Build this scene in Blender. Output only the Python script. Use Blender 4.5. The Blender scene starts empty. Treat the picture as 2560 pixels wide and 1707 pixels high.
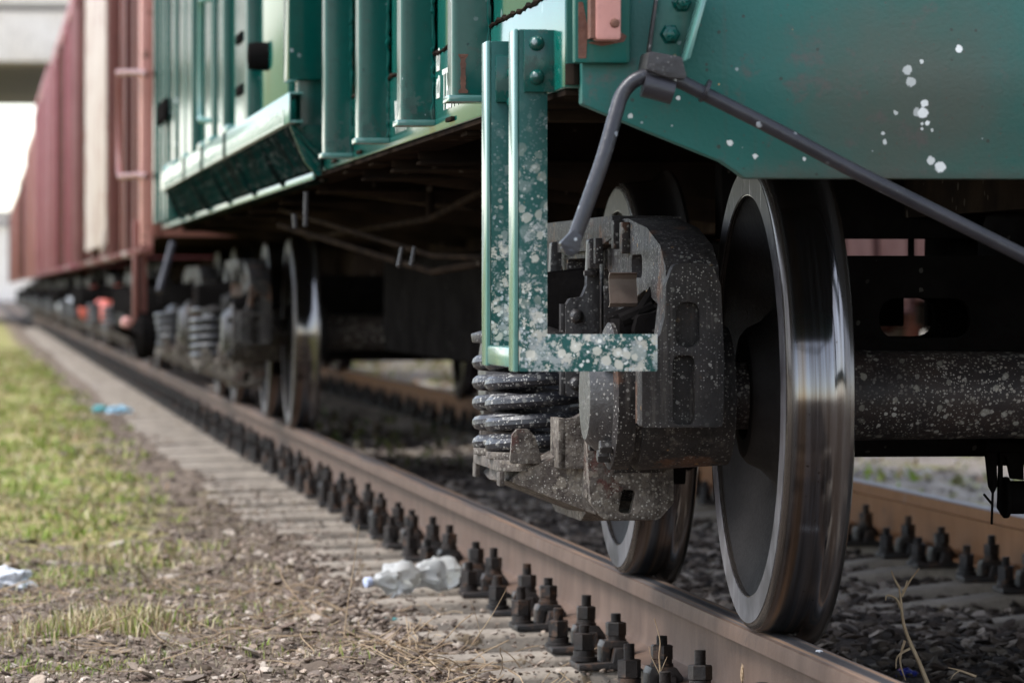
import bpy, bmesh, math, random
import numpy as np
from mathutils import Vector, Matrix, noise
from mathutils.geometry import tessellate_polygon
random.seed(7); rng = np.random.default_rng(7)
R = math.radians
scene = bpy.context.scene
COL = scene.collection

# ------------------------------------------------------------------ camera
FPX, VX, VY, CAMZ = 11600.0, -57.0, 725.0, 0.69      # photo: focal length in px, vanishing point, height over rail top
PSI = math.atan((1280 - VX) / FPX)
cam = bpy.data.cameras.new('camera'); camo = bpy.data.objects.new('camera', cam); COL.objects.link(camo)
camo.location = (0, 0, CAMZ); camo.rotation_euler = (R(90), 0, -PSI)
cam.sensor_width = 36; cam.lens = 36 * FPX / 2560; cam.shift_y = -(853.5 - VY) / 2560
cam.clip_start = .1; cam.clip_end = 3000
cam.dof.use_dof = True; cam.dof.focus_distance = 9.55; cam.dof.aperture_fstop = 6.8; cam.dof.aperture_blades = 9
scene.camera = camo
_f = Vector((math.sin(PSI), math.cos(PSI), 0)); _r = Vector((math.cos(PSI), -math.sin(PSI), 0))
def ray(u, v): return _f + _r * ((u - 1280) / FPX) + Vector((0, 0, 1)) * ((VY - v) / FPX)
def atX(u, v, X):
    d = ray(u, v); p = d * (X / d.x); return Vector((p.x, p.y, p.z + CAMZ))
def atY(u, v, Y):
    d = ray(u, v); p = d * (Y / d.y); return Vector((p.x, p.y, p.z + CAMZ))
def atZ(u, v, Z):
    d = ray(u, v); p = d * ((Z - CAMZ) / d.z); return Vector((p.x, p.y, Z))
def xzY(pts, Y): return [(atY(u, v, Y).x, atY(u, v, Y).z) for u, v in pts]

# ------------------------------------------------------------------ node helper and materials
class N:
    def __init__(s, name):
        s.m = bpy.data.materials.new(name); s.m.use_nodes = True; s.t = s.m.node_tree
        s.b = s.t.nodes['Principled BSDF']; s.L = s.t.links.new
        tc = s.n('ShaderNodeTexCoord'); oi = s.n('ShaderNodeObjectInfo')
        s.raw = tc.outputs['Object']; s.rnd = oi.outputs['Random']
        sc = s.n('ShaderNodeVectorMath', operation='SCALE'); sc.inputs[0].default_value = (31, 17, 23); s.L(s.rnd, sc.inputs[3])
        ad = s.n('ShaderNodeVectorMath', operation='ADD'); s.L(s.raw, ad.inputs[0]); s.L(sc.outputs[0], ad.inputs[1])
        s.vec = ad.outputs[0]
    def n(s, t, **k):
        x = s.t.nodes.new(t)
        for a, b in k.items(): setattr(x, a, b)
        return x
    def put(s, sock, v):
        if hasattr(v, 'is_output'): s.L(v, sock)
        else:
            if isinstance(v, (tuple, list)) and len(v) == 3 and len(sock.default_value) == 4: v = (*v, 1)
            sock.default_value = v
    def math(s, op, a, b=0., c=0.):
        x = s.n('ShaderNodeMath', operation=op)
        s.put(x.inputs[0], a); s.put(x.inputs[1], b); s.put(x.inputs[2], c); return x.outputs[0]
    def noise(s, scale, detail=4, rough=.55, vec=None, stretch=None):
        v = vec or s.vec
        if stretch:
            m = s.n('ShaderNodeVectorMath', operation='MULTIPLY'); s.L(v, m.inputs[0]); m.inputs[1].default_value = stretch; v = m.outputs[0]
        x = s.n('ShaderNodeTexNoise'); x.inputs['Scale'].default_value = scale; x.inputs['Detail'].default_value = detail
        x.inputs['Roughness'].default_value = rough; s.L(v, x.inputs['Vector']); return x.outputs['Fac']
    def step(s, v, a, b):
        x = s.n('ShaderNodeMapRange', interpolation_type='SMOOTHSTEP'); s.put(x.inputs[0], v)
        x.inputs[1].default_value = a; x.inputs[2].default_value = b; return x.outputs[0]
    def mix(s, f, a, b):
        x = s.n('ShaderNodeMix', data_type='RGBA'); s.put(x.inputs[0], f); s.put(x.inputs[6], a); s.put(x.inputs[7], b); return x.outputs[2]
    def sep(s, v=None):
        x = s.n('ShaderNodeSeparateXYZ'); s.L(v or s.raw, x.inputs[0]); return x.outputs
    def spots(s, scale, size, dens, soft=.3, warp=.55):
        nz = s.n('ShaderNodeTexNoise'); nz.inputs['Scale'].default_value = scale * 1.3; nz.inputs['Detail'].default_value = 5; nz.inputs['Roughness'].default_value = .65; s.L(s.vec, nz.inputs['Vector'])
        w = s.n('ShaderNodeVectorMath', operation='SCALE'); s.L(nz.outputs['Color'], w.inputs[0]); w.inputs[3].default_value = warp / scale
        ad = s.n('ShaderNodeVectorMath', operation='ADD'); s.L(s.vec, ad.inputs[0]); s.L(w.outputs[0], ad.inputs[1])
        v = s.n('ShaderNodeTexVoronoi'); v.inputs['Scale'].default_value = scale; s.L(ad.outputs[0], v.inputs['Vector'])
        c = s.n('ShaderNodeSeparateColor'); s.L(v.outputs['Color'], c.inputs[0])
        r = s.math('MULTIPLY_ADD', c.outputs[1], size * .8, size * .2)
        m = s.step(s.math('DIVIDE', v.outputs['Distance'], r), 1.0, 1.0 - soft)
        g = s.math('LESS_THAN', c.outputs[0], dens)
        return s.math('MULTIPLY', m, g)
    def bump(s, h, strength, dist=.01):
        x = s.n('ShaderNodeBump'); x.inputs['Strength'].default_value = strength; x.inputs['Distance'].default_value = dist
        s.L(h, x.inputs['Height']); s.L(x.outputs[0], s.b.inputs['Normal'])
    def fin(s, col, rough=.5, metal=0., spec=.5):
        s.put(s.b.inputs['Base Color'], col); s.put(s.b.inputs['Roughness'], rough); s.put(s.b.inputs['Metallic'], metal)
        s.put(s.b.inputs['Specular IOR Level'], spec); return s.m

def weathered(name, c1, c2, ns=6., rough=.5, metal=0., rust=None, spots=(), bump=.1, bs=60., spec=.5, drips=None, rv=.15, fade=None, crust=None):
    n = N(name)
    col = n.mix(n.step(n.noise(ns, 6, .6), .3, .7), c1, c2)
    fine = n.noise(bs, 5, .65)
    col = n.mix(n.math('MULTIPLY', n.step(fine, .5, .75), .35), col, tuple(x * .55 for x in c1))
    if drips:
        d = n.noise(9, 4, .6, stretch=(6, 6, .35)); col = n.mix(n.math('MULTIPLY', n.step(d, .52, .72), drips[3]), col, drips[:3])
    if rust:
        rm = n.step(n.noise(rust[3], 7, .7), rust[4], rust[4] + .06); col = n.mix(rm, col, rust[:3])
    ro = n.math('MULTIPLY_ADD', fine, rv * 2, rough - rv)
    if crust:                                  # caked dirt that thickens towards the foot of the part
        h = n.step(n.sep()[2], crust[3], crust[2]); cn = n.noise(crust[1], 7, .75)
        m = n.step(n.math('ADD', cn, n.math('MULTIPLY', h, .13)), .63, .70); col = n.mix(n.math('MULTIPLY', m, crust[4]), col, crust[0]); ro = n.math('MULTIPLY_ADD', m, .3, ro)
        m = n.step(n.math('ADD', n.noise(crust[1] * 2.3, 6, .7), n.math('MULTIPLY', h, .12)), .64, .69); col = n.mix(n.math('MULTIPLY', m, max(0, crust[4] - .1)), col, (.50, .46, .38) if crust[4] > .5 else (.03, .035, .03))
    for i, (sc, sz, dn, sp, am) in enumerate(spots):
        m = n.spots(sc, sz, dn)
        big = n.step(n.noise(3.5 + 2 * i, 3), .40, .62); m = n.math('MULTIPLY', m, n.math('MULTIPLY_ADD', big, .85, .15))
        if fade: m = n.math('MULTIPLY', m, n.step(n.sep()[2], fade[1], fade[0]))
        col = n.mix(n.math('MULTIPLY', m, am), col, sp); ro = n.math('MULTIPLY_ADD', m, .25, ro)
    n.bump(n.math('ADD', fine, n.noise(ns * 2, 3)), bump, .006)
    return n.fin(col, ro, metal, spec)

WHITE = (.62, .61, .55); WHITE2 = (.45, .47, .47); OCHRE = (.5, .30, .12)
RUST = (.13, .055, .028)
M = {}
GR1, GR2 = (.0012, .080, .060), (.003, .094, .070)
M['green'] = weathered('green_paint', GR1, GR2, 3, .13, rust=(*RUST, 5, .71), bump=.02, bs=40, spots=[(11, .3, .06, WHITE2, .6)], drips=(.03, .10, .08, .35), rv=.03, spec=.7)
M['green_rib'] = weathered('green_rib_paint', (.0008, .050, .040), (.0018, .062, .049), 4, .15, rust=(*RUST, 9, .74), bump=.02, bs=60, spots=[(14, .3, .13, WHITE2, .75), (40, .35, .10, WHITE2, .6), (60, .3, .1, (.02, .03, .03), .6)], rv=.03, spec=.3, drips=(.012, .05, .042, .5), crust=((.055, .068, .056), 15, 1.08, 1.26, .45))
M['green_end'] = weathered('green_end_paint', (.008, .100, .078), (.035, .09, .07), 2.2, .42, rust=(.13, .085, .07, 60, .725), bump=.08, bs=140, drips=(.055, .095, .075, .6), spec=.25,
    spots=[(7, .19, .30, (.8, .8, .78), 1.), (16, .24, .16, WHITE2, .85), (45, .3, .06, OCHRE, .8), (60, .3, .10, (.03, .03, .03), .7), (70, .3, .12, WHITE2, .6)])
M['green_step'] = weathered('speckled_green_paint', (.005, .062, .052), (.012, .060, .052), 6, .42, rust=(*RUST, 12, .73), bump=.12, bs=120, spec=.25,
    spots=[(34, .62, .95, (.30, .32, .29), .85), (50, .58, .85, (.50, .47, .39), .95), (85, .55, .75, WHITE, .95), (140, .5, .6, WHITE2, .9), (36, .3, .12, OCHRE, .7)], fade=(.56, 1.12), crust=((.27, .285, .27), 24, .56, 1.0, .9))
M['green_trim'] = weathered('pale_green_trim', (.07, .18, .155), (.085, .20, .17), 4, .16, bump=.01, rust=(*RUST, 9, .70), bs=15, rv=.03, spec=.7)
M['pink'] = weathered('salmon_paint', (.55, .26, .22), (.48, .22, .18), 6, .45, rust=(.10, .04, .02, 14, .60), bump=.1)
M['steel'] = weathered('dark_cast_steel', (.021, .019, .0185), (.042, .036, .034), 7, .6, .0, spec=.12, rust=(.085, .046, .030, 5, .56), bump=.8, bs=34, drips=(.080, .070, .062, .75),
    spots=[(60, .5, .28, (.24, .23, .20), .6), (110, .5, .4, (.34, .32, .29), .7), (190, .5, .45, (.38, .36, .33), .7), (45, .3, .10, OCHRE, .5)])
M['steel_plain'] = weathered('dark_steel', (.022, .020, .020), (.038, .034, .033), 9, .45, .1, spec=.35, rust=(.07, .036, .024, 8, .66), bump=.35, bs=70, spots=[(90, .5, .3, (.3, .29, .27), .6), (160, .5, .35, (.35, .33, .3), .6)])
M['belly'] = weathered('crusted_cast_steel', (.036, .026, .021), (.125, .104, .084), 22, .75, 0, rust=(.07, .030, .022, 7, .57), bump=.9, bs=70, spec=.3,
    spots=[(50, .9, .5, (.20, .17, .135), .6), (120, .6, .4, (.32, .29, .24), .65), (210, .5, .4, (.42, .39, .34), .7)])
M['spring'] = weathered('spring_steel', (.020, .020, .024), (.034, .033, .037), 9, .40, .15, spec=.4, rust=(.06, .035, .025, 9, .66), bump=.25, bs=70,
    spots=[(70, .55, .4, (.28, .27, .24), .7), (120, .55, .5, (.40, .38, .34), .8), (200, .5, .5, (.44, .42, .38), .7)])
M['black'] = weathered('sooty_steel', (.007, .0062, .006), (.013, .0115, .011), 6, .6, 0, bump=.3, bs=60, spots=[(50, .35, .08, (.12, .11, .10), .6)], rust=(.03, .02, .014, 5, .70), spec=0.)
M['axle'] = weathered('splattered_axle', (.022, .018, .018), (.04, .028, .024), 9, .5, .1, bump=.25, bs=70, rust=(.06, .03, .02, 6, .62),
    spots=[(44, .5, .35, (.28, .26, .22), .7), (75, .5, .5, (.42, .39, .35), .8), (130, .55, .6, (.34, .30, .26), .75), (210, .5, .5, (.40, .37, .33), .7)], spec=.2)
M['lever'] = weathered('black_bar_paint', (.014, .0135, .017), (.026, .024, .027), 8, .36, .0, spec=.4, rust=(.08, .036, .024, 9, .64), bump=.2, bs=80, spots=[(40, .4, .2, (.38, .40, .42), .8), (70, .35, .1, WHITE2, .8)])
M['clip'] = weathered('rusty_sheet', (.20, .15, .12), (.14, .10, .08), 8, .45, .3, rust=(.20, .08, .04, 12, .6), bump=.1)
M['under'] = weathered('underframe_brown', (.013, .010, .0085), (.030, .021, .015), 5, .65, 0, bump=.3, bs=40, spots=[(30, .4, .12, (.14, .12, .10), .6)], rust=(.06, .038, .024, 3, .66), spec=0.)
M['fast'] = weathered('oily_fastening_steel', (.013, .011, .010), (.030, .022, .018), 18, .5, .1, spec=.3, rust=(.075, .042, .026, 16, .55), bump=.3, bs=160)
M['red_box'] = weathered('red_brown_paint', (.155, .048, .036), (.20, .068, .052), 2, .5, rust=(.09, .035, .02, 3, .66), bump=.05, bs=30, drips=(.12, .05, .04, .5))
M['rose'] = weathered('rose_red_paint', (.24, .068, .080), (.29, .095, .105), 2, .5, rust=(.13, .05, .04, 3, .68), bump=.05, bs=30, drips=(.16, .05, .06, .5))
M['orange_red'] = weathered('orange_red_paint', (.24, .078, .052), (.27, .10, .07), 2, .5, rust=(.12, .05, .03, 3, .66), bump=.05, bs=30, drips=(.2, .07, .05, .5))
M['red_dull'] = weathered('dull_red_paint', (.11, .045, .038), (.15, .06, .05), 2, .6, bump=.05, bs=30, drips=(.07, .04, .03, .6), spec=.2)
M['red_dark'] = weathered('dark_red_paint', (.075, .026, .022), (.10, .036, .03), 2, .6, bump=.05, bs=30, spec=.2)
M['red_pinkish'] = weathered('pinkish_red_paint', (.27, .11, .105), (.32, .15, .14), 2, .5, rust=(.1, .04, .03, 3, .62), bump=.05, bs=30, drips=(.15, .06, .055, .5))
M['pale_rose'] = weathered('faded_pink_paint', (.14, .082, .078), (.09, .047, .045), 1.5, .6, rust=(.11, .05, .04, 2, .6), bump=.05, bs=30, spec=.1)
M['cream'] = weathered('rust_stained_cream', (.40, .33, .28), (.33, .25, .21), 3, .55, rust=(.20, .08, .055, 3, .55), bump=.05, bs=30, drips=(.24, .12, .10, .8))
M['coral'] = weathered('coral_red_paint', (.62, .12, .075), (.55, .10, .07), 5, .5, bump=.05)
M['conc'] = weathered('sleeper_concrete', (.19, .157, .125), (.30, .255, .205), 9, .85, 0, rust=(.13, .095, .06, 9, .58), bump=.5, bs=70, spec=.25, spots=[(60, .5, .3, (.12, .10, .08), .7)])
M['bconc'] = weathered('bridge_concrete', (.74, .66, .60), (.78, .71, .66), 1.2, .85, 0, bump=.2, bs=6, drips=(.22, .19, .17, .6))
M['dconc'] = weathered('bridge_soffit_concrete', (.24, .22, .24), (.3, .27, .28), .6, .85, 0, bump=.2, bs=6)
M['letter'] = weathered('white_stencil', (.68, .68, .6), (.6, .6, .52), 30, .5, 0, bump=.05)
M['twig'] = weathered('dry_stalk', (.26, .17, .10), (.40, .30, .19), 20, .8, 0, bump=.1, spec=.2)
M['paper'] = weathered('crumpled_white_plastic', (.60, .60, .61), (.45, .45, .47), 12, .4, 0, bump=.3)
M['blue'] = weathered('pale_blue_plastic', (.16, .42, .55), (.35, .58, .72), 8, .35, 0, bump=.2)
M['capblue'] = weathered('blue_red_plastic', (.02, .03, .22), (.03, .04, .3), 30, .35, 0, bump=.1, rust=(.4, .03, .03, 40, .56))
M['teal'] = weathered('teal_plastic', (.03, .26, .26), (.05, .33, .33), 20, .35, 0, bump=.2)

def wheel_mats():
    # tread and flange: bright worn steel in bands that run round the wheel
    n = N('worn_tread_steel'); x, y, z = n.sep()
    xx = n.math('ABSOLUTE', x)                                   # .847 = outer face, .717 = flange back
    band = n.noise(1, 3, .6, vec=n.raw, stretch=(130, 2.5, 2.5))
    fine = n.noise(1, 4, .7, vec=n.raw, stretch=(420, 5, 5))
    col = n.mix(n.step(band, .40, .62), (.155, .152, .156), (.10, .092, .090))
    edge = n.math('MAXIMUM', n.step(xx, .826, .838), n.math('MULTIPLY', n.step(xx, .745, .735), .55))
    col = n.mix(edge, col, (.070, .058, .050))
    gold = n.math('MULTIPLY', n.step(xx, .806, .814), n.step(xx, .829, .822)); col = n.mix(n.math('MULTIPLY', gold, .35), col, (.17, .11, .05))
    pit = n.spots(90, .3, .10); col = n.mix(pit, col, (.06, .05, .045))
    ro = n.math('ADD', n.math('MULTIPLY_ADD', fine, .10, .07), n.math('MULTIPLY', edge, .15))
    n.bump(fine, .06, .002)
    M['tread'] = n.fin(col, ro, n.math('MULTIPLY_ADD', edge, -.35, .95))
    n = N('wheel_rim_steel'); 
    g = n.noise(1, 5, .7, vec=n.raw, stretch=(30, 60, 7)); g2 = n.noise(5, 4)
    col = n.mix(n.step(g, .35, .65), (.085, .078, .083), (.15, .14, .145)); col = n.mix(n.step(g2, .45, .7), col, (.04, .035, .036))
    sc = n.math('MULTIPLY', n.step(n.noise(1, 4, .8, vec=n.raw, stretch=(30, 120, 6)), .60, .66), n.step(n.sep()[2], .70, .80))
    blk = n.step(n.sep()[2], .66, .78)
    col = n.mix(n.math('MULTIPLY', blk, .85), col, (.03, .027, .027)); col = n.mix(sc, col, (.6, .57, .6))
    n.bump(g, .15, .003); M['rim'] = n.fin(col, n.math('MULTIPLY_ADD', g, .25, .45), .1, .2)
wheel_mats()
M['disc'] = weathered('wheel_plate_steel', (.012, .0105, .010), (.022, .0195, .0185), 6, .7, .0, spec=.1, bump=.3, bs=110, spots=[(90, .3, .12, (.01, .01, .01), .8)])

def rail_mat(name, side, side2):
    n = N(name); x, y, z = n.sep()
    st = n.noise(5, 6, .65, stretch=(1, 1.6, .7)); fine = n.noise(120, 4, .7)
    col = n.mix(n.step(st, .25, .78), side, side2)
    col = n.mix(n.math('MULTIPLY', n.step(fine, .5, .8), .4), col, tuple(c * .5 for c in side))
    dr = n.math('MULTIPLY', n.step(n.noise(1.7, 4, .6, stretch=(1, 5, .1)), .67, .72), .6)
    col = n.mix(dr, col, (.17, .165, .19))
    dk = n.math('MULTIPLY', n.step(n.noise(3, 5, .7, stretch=(1, 1.5, 3)), .62, .70), .5); col = n.mix(dk, col, (.06, .04, .03))
    top = n.step(z, -.0025, -.0015)
    ln = n.noise(1, 4, .6, vec=n.raw, stretch=(90, .6, 1))
    tc = n.mix(n.step(ln, .40, .60), (.22, .135, .085), (.075, .07, .07))
    ce = n.math('MULTIPLY', n.step(n.math('ABSOLUTE', n.math('ADD', x, .002)), .019, .008), .85); tc = n.mix(ce, tc, (.085, .088, .095))
    col = n.mix(top, col, tc)
    n.bump(n.math('ADD', fine, st), .25, .004)
    return n, col, top, ce
n, col, top, ce = rail_mat('rusty_rail', (.082, .051, .036), (.128, .083, .060))
M['rail'] = n.fin(col, n.math('MULTIPLY_ADD', n.math('MULTIPLY', top, ce), -.32, .7), n.math('MULTIPLY', n.math('MULTIPLY', top, ce), .7), .15)
n, col, top, ce = rail_mat('orange_rail', (.17, .075, .030), (.22, .105, .048))
M['rail_far'] = n.fin(n.mix(top, col, (.22, .20, .20)), n.math('MULTIPLY_ADD', top, -.3, .7), n.math('MULTIPLY', top, .6), .15)

def attr_mat(name, rough=.85, spec=.25, sub=0, bump=.4):
    n = N(name); a = n.n('ShaderNodeAttribute', attribute_name='Col'); f = n.noise(140, 4, .7); c = a.outputs['Color']
    c = n.mix(n.math('MULTIPLY', n.step(f, .45, .75), .4), c, (.03, .025, .02)) if bump else c
    if bump: n.bump(f, bump, .004)
    return n.fin(c, rough, 0, spec)
M['stone'] = attr_mat('ballast_stone'); M['blade'] = attr_mat('grass_blade', .6, .25, bump=0)

def ground_mat():
    n = N('soil_and_turf'); x, y, z = n.sep()
    n1 = n.noise(1.4, 6, .65); n2 = n.noise(7, 6, .7); n3 = n.noise(40, 5, .7)
    soil = n.mix(n.step(n2, .35, .65), (.060, .042, .031), (.165, .122, .09)); soil = n.mix(n.step(n3, .45, .7), soil, (.27, .215, .165))
    grass = n.mix(n.step(n2, .35, .65), (.19, .19, .055), (.34, .27, .13)); grass = n.mix(n.step(n1, .5, .62), grass, (.14, .20, .03))
    edge = n.math('ADD', x, n.math('MULTIPLY_ADD', n1, 1.1, -.55))
    gm = n.math('MULTIPLY', n.step(edge, .80, .55), n.step(n.math('ADD', y, n.math('MULTIPLY', n2, 5)), 16.5, 20))
    col = n.mix(gm, soil, grass)
    bal = n.math('MULTIPLY', n.step(n.math('ADD', x, n.math('MULTIPLY', n2, .2)), 1.12, 1.30), n.step(x, 3.6, 3.3))
    col = n.mix(bal, col, n.mix(n.step(n3, .4, .65), (.045, .035, .03), (.10, .08, .068)))
    rt = n.step(x, 3.5, 3.9); rc = n.mix(n.step(n2, .35, .65), (.24, .20, .165), (.40, .35, .30)); rc = n.mix(n.step(n1, .52, .62), rc, (.26, .25, .09))
    col = n.mix(rt, col, rc)
    n.bump(n.math('ADD', n2, n3), .6, .02); return n.fin(col, .92, 0, .15)
M['ground'] = ground_mat()
n = N('clear_plastic'); n.b.inputs['Transmission Weight'].default_value = .55; n.b.inputs['IOR'].default_value = 1.2
n.bump(n.noise(30, 3), .3, .006); M['bottle'] = n.fin((.66, .655, .63), .3, 0, .6)

# ------------------------------------------------------------------ mesh builder
WL = {}
class MB:
    def __init__(s): s.v = []; s.f = []
    def add(s, v, f):
        o = len(s.v); s.v += [tuple(p) for p in v]; s.f += [tuple(i + o for i in q) for q in f]; return s
    def box(s, x0, x1, y0, y1, z0, z1):
        return s.add([(x, y, z) for z in (z0, z1) for y in (y0, y1) for x in (x0, x1)],
                     [(0, 2, 3, 1), (4, 5, 7, 6), (0, 1, 5, 4), (2, 6, 7, 3), (0, 4, 6, 2), (1, 3, 7, 5)])
    def prism(s, ax, out, d0, d1, holes=()):
        mp = {'X': lambda a, b, d: (d, a, b), 'Y': lambda a, b, d: (a, d, b), 'Z': lambda a, b, d: (a, b, d)}[ax]
        loops = [list(out)] + [list(h) for h in holes]; P = [p for l in loops for p in l]; n = len(P)
        tri = tessellate_polygon([[Vector((a, b, 0)) for a, b in l] for l in loops])
        V = [mp(a, b, d0) for a, b in P] + [mp(a, b, d1) for a, b in P]
        F = [tuple(t) for t in tri] + [tuple(i + n for i in reversed(t)) for t in tri]; o = 0
        for l in loops:
            k = len(l)
            F += [(o + i, o + (i + 1) % k, o + (i + 1) % k + n, o + i + n) for i in range(k)]; o += k
        return s.add(V, F)
    def lathe(s, ax, c, prof, seg=48, closed=False, a0=0.):
        V = []; F = []; n = len(prof)
        for i in range(seg):
            a = a0 + 2 * math.pi * i / seg; ca, sa = math.cos(a), math.sin(a)
            for t, r in prof:
                V.append({'X': (c[0] + t, c[1] + r * ca, c[2] + r * sa), 'Y': (c[0] + r * ca, c[1] + t, c[2] + r * sa), 'Z': (c[0] + r * ca, c[1] + r * sa, c[2] + t)}[ax])
        for i in range(seg):
            j = (i + 1) % seg
            for k in range(n if closed else n - 1):
                l = (k + 1) % n; F.append((i * n + k, i * n + l, j * n + l, j * n + k))
        if not closed:
            F.append(tuple(i * n for i in range(seg))); F.append(tuple(i * n + n - 1 for i in reversed(range(seg))))
        return s.add(V, F)
    def tube(s, pts, r, seg=10):
        pts = [Vector(p) for p in pts]; n = len(pts); rr = r if isinstance(r, (list, tuple)) else [r] * n
        V = []; F = []; up = None
        for i, p in enumerate(pts):
            t = (pts[min(i + 1, n - 1)] - pts[max(i - 1, 0)]).normalized()
            if up is None: up = Vector((0, 0, 1)) if abs(t.z) < .9 else Vector((0, 1, 0))
            a = t.cross(up).normalized(); up = a.cross(t).normalized()
            for k in range(seg):
                w = 2 * math.pi * k / seg; V.append(p + a * math.cos(w) * rr[i] + up * math.sin(w) * rr[i])
        for i in range(n - 1):
            for k in range(seg):
                l = (k + 1) % seg; F.append((i * seg + k, i * seg + l, (i + 1) * seg + l, (i + 1) * seg + k))
        F.append(tuple(range(seg))); F.append(tuple((n - 1) * seg + k for k in reversed(range(seg))))
        return s.add(V, F)
    def hexa(s, ax, c, rad, t0, t1, rot=0.):
        return s.lathe(ax, c, [(t0, rad * .94), (t0 + .002, rad), (t1 - .003, rad), (t1, rad * .88)], 6)
    def comps(s):
        """the connected pieces, each as a builder of its own"""
        p = list(range(len(s.v)))
        def find(i):
            while p[i] != i: p[i] = p[p[i]]; i = p[i]
            return i
        for q in s.f:
            for i in q[1:]: p[find(i)] = find(q[0])
        out = {}
        for q in s.f: out.setdefault(find(q[0]), []).append(q)
        res = []
        for qs in out.values():
            ids = sorted({i for q in qs for i in q}); ix = {a: b for b, a in enumerate(ids)}; m = MB(); m.v = [s.v[i] for i in ids]; m.f = [tuple(ix[i] for i in q) for q in qs]; res.append(m)
        return res
    def each(s, name, mat, parent=None, bevel=0., org=None, **k):
        return [m.build(name, mat, parent, bevel, org, **k) for m in s.comps()]
    def mirror(s, x=0.):
        m = MB(); m.v = [(2 * x - a, b, c) for a, b, c in s.v]; m.f = [tuple(reversed(q)) for q in s.f]; return m
    def mesh(s, name, mat, org=(0, 0, 0), bevel=0., ang=38, seg=2, sharp=30):
        bm = bmesh.new(); vs = [bm.verts.new((p[0] - org[0], p[1] - org[1], p[2] - org[2])) for p in s.v]
        for q in s.f:
            try: bm.faces.new([vs[i] for i in q])
            except ValueError: pass
        bmesh.ops.recalc_face_normals(bm, faces=bm.faces)
        if bevel:
            es = [e for e in bm.edges if len(e.link_faces) == 2 and e.calc_face_angle(0) > R(ang)]
            bmesh.ops.bevel(bm, geom=es, offset=bevel, segments=seg, profile=.5, affect='EDGES', clamp_overlap=True)
        me = bpy.data.meshes.new(name); bm.to_mesh(me); bm.free()
        me.polygons.foreach_set('use_smooth', [True] * len(me.polygons)); me.set_sharp_from_angle(angle=R(sharp))
        me.materials.append(mat if not isinstance(mat, str) else M[mat]); return me
    def build(s, name, mat, parent=None, bevel=0., org=None, **k):
        if org is None: org = WL[parent.name] if parent else (0, 0, 0)
        return put(name, s.mesh(name, mat, org, bevel, **k), parent, org)

def put(name, me, parent=None, loc=(0, 0, 0)):
    o = bpy.data.objects.new(name, me); COL.objects.link(o)
    pl = WL[parent.name] if parent else (0, 0, 0)
    o.location = tuple(a - b for a, b in zip(loc, pl)); o.parent = parent; WL[o.name] = tuple(loc); return o
def tag(o, label=None, cat=None, group=None, kind=None):
    for k, v in (('label', label), ('category', cat), ('group', group), ('kind', kind)):
        if v: o[k] = v
    return o
def thing(name, loc, label, cat, group=None):
    return tag(put(name, None, None, loc), label, cat, group)
def rounded(poly, r, n=5):
    out = []; k = len(poly)
    for i in range(k):
        p = Vector(poly[i]); a = Vector(poly[i - 1]); b = Vector(poly[(i + 1) % k]); ri = r[i] if isinstance(r, (list, tuple)) else r
        if ri <= 0: out.append(tuple(p)); continue
        d1 = (a - p); d2 = (b - p); ang = d1.angle(d2); t = min(ri / math.tan(ang / 2), d1.length * .49, d2.length * .49)
        p1 = p + d1.normalized() * t; p2 = p + d2.normalized() * t
        for j in range(n + 1):
            w = j / n; q = p1 * (1 - w) ** 2 + p * 2 * w * (1 - w) + p2 * w * w; out.append(tuple(q))
    return out
def rect(a0, a1, b0, b1, r=0.): 
    q = [(a0, b0), (a1, b0), (a1, b1), (a0, b1)]; return rounded(q, r, 6) if r else q
def smooth_path(pts, n=6):
    pts = [Vector(p) for p in pts]; out = []
    for i in range(len(pts) - 1):
        p0 = pts[max(i - 1, 0)]; p1 = pts[i]; p2 = pts[i + 1]; p3 = pts[min(i + 2, len(pts) - 1)]
        for j in range(n):
            t = j / n
            out.append(.5 * ((2 * p1) + (p2 - p0) * t + (2 * p0 - 5 * p1 + 4 * p2 - p3) * t * t + (3 * p1 - p0 - 3 * p2 + p3) * t ** 3))
    out.append(pts[-1]); return out

# ------------------------------------------------------------------ bogie: meshes relative to its centre
TX, BY = 2.39, 10.205                      # track centre, first bogie centre
BO = (TX, BY, 0); WB = .9545
def coil(c, r, wire, z0, z1, turns, ph):
    pts = []; k = int(turns * 22)
    for i in range(k + 1):
        t = i / k; a = ph + 2 * math.pi * turns * t
        e = min(1, t / .12, (1 - t) / .12); zz = z0 + wire + (z1 - z0 - 2 * wire) * (t * .94 + .03)
        pts.append((c[0] + r * math.cos(a), c[1] + r * math.sin(a), zz))
    return MB().tube(pts, wire, 10)
BOGIE = []      # (name, mesh, [(subname, mesh)], side)
def bpart(name, mb, mat, bevel=0., subs=(), both=True, **k):
    BOGIE.append((name, mb.mesh(name, mat, BO, bevel, **k), [(a, b.mesh(a, m, BO, bv)) for a, b, m, bv in subs]))
    if both:
        mm = mb.mirror(TX)
        BOGIE.append((name, mm.mesh(name, mat, BO, bevel, **k), [(a, b.mirror(TX).mesh(a, m, BO, bv)) for a, b, m, bv in subs]))
def two(a, b, m, bv): return [(a, b, m, bv), (a, yflip(b), m, bv)]
def yflip(mb):
    m = MB(); m.v = [(a, 2 * BY - b, c) for a, b, c in mb.v]; m.f = [tuple(reversed(q)) for q in mb.f]; return m
def both_y(mb): 
    m = MB(); m.add(mb.v, mb.f); w = yflip(mb); m.add(w.v, w.f); return m

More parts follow.
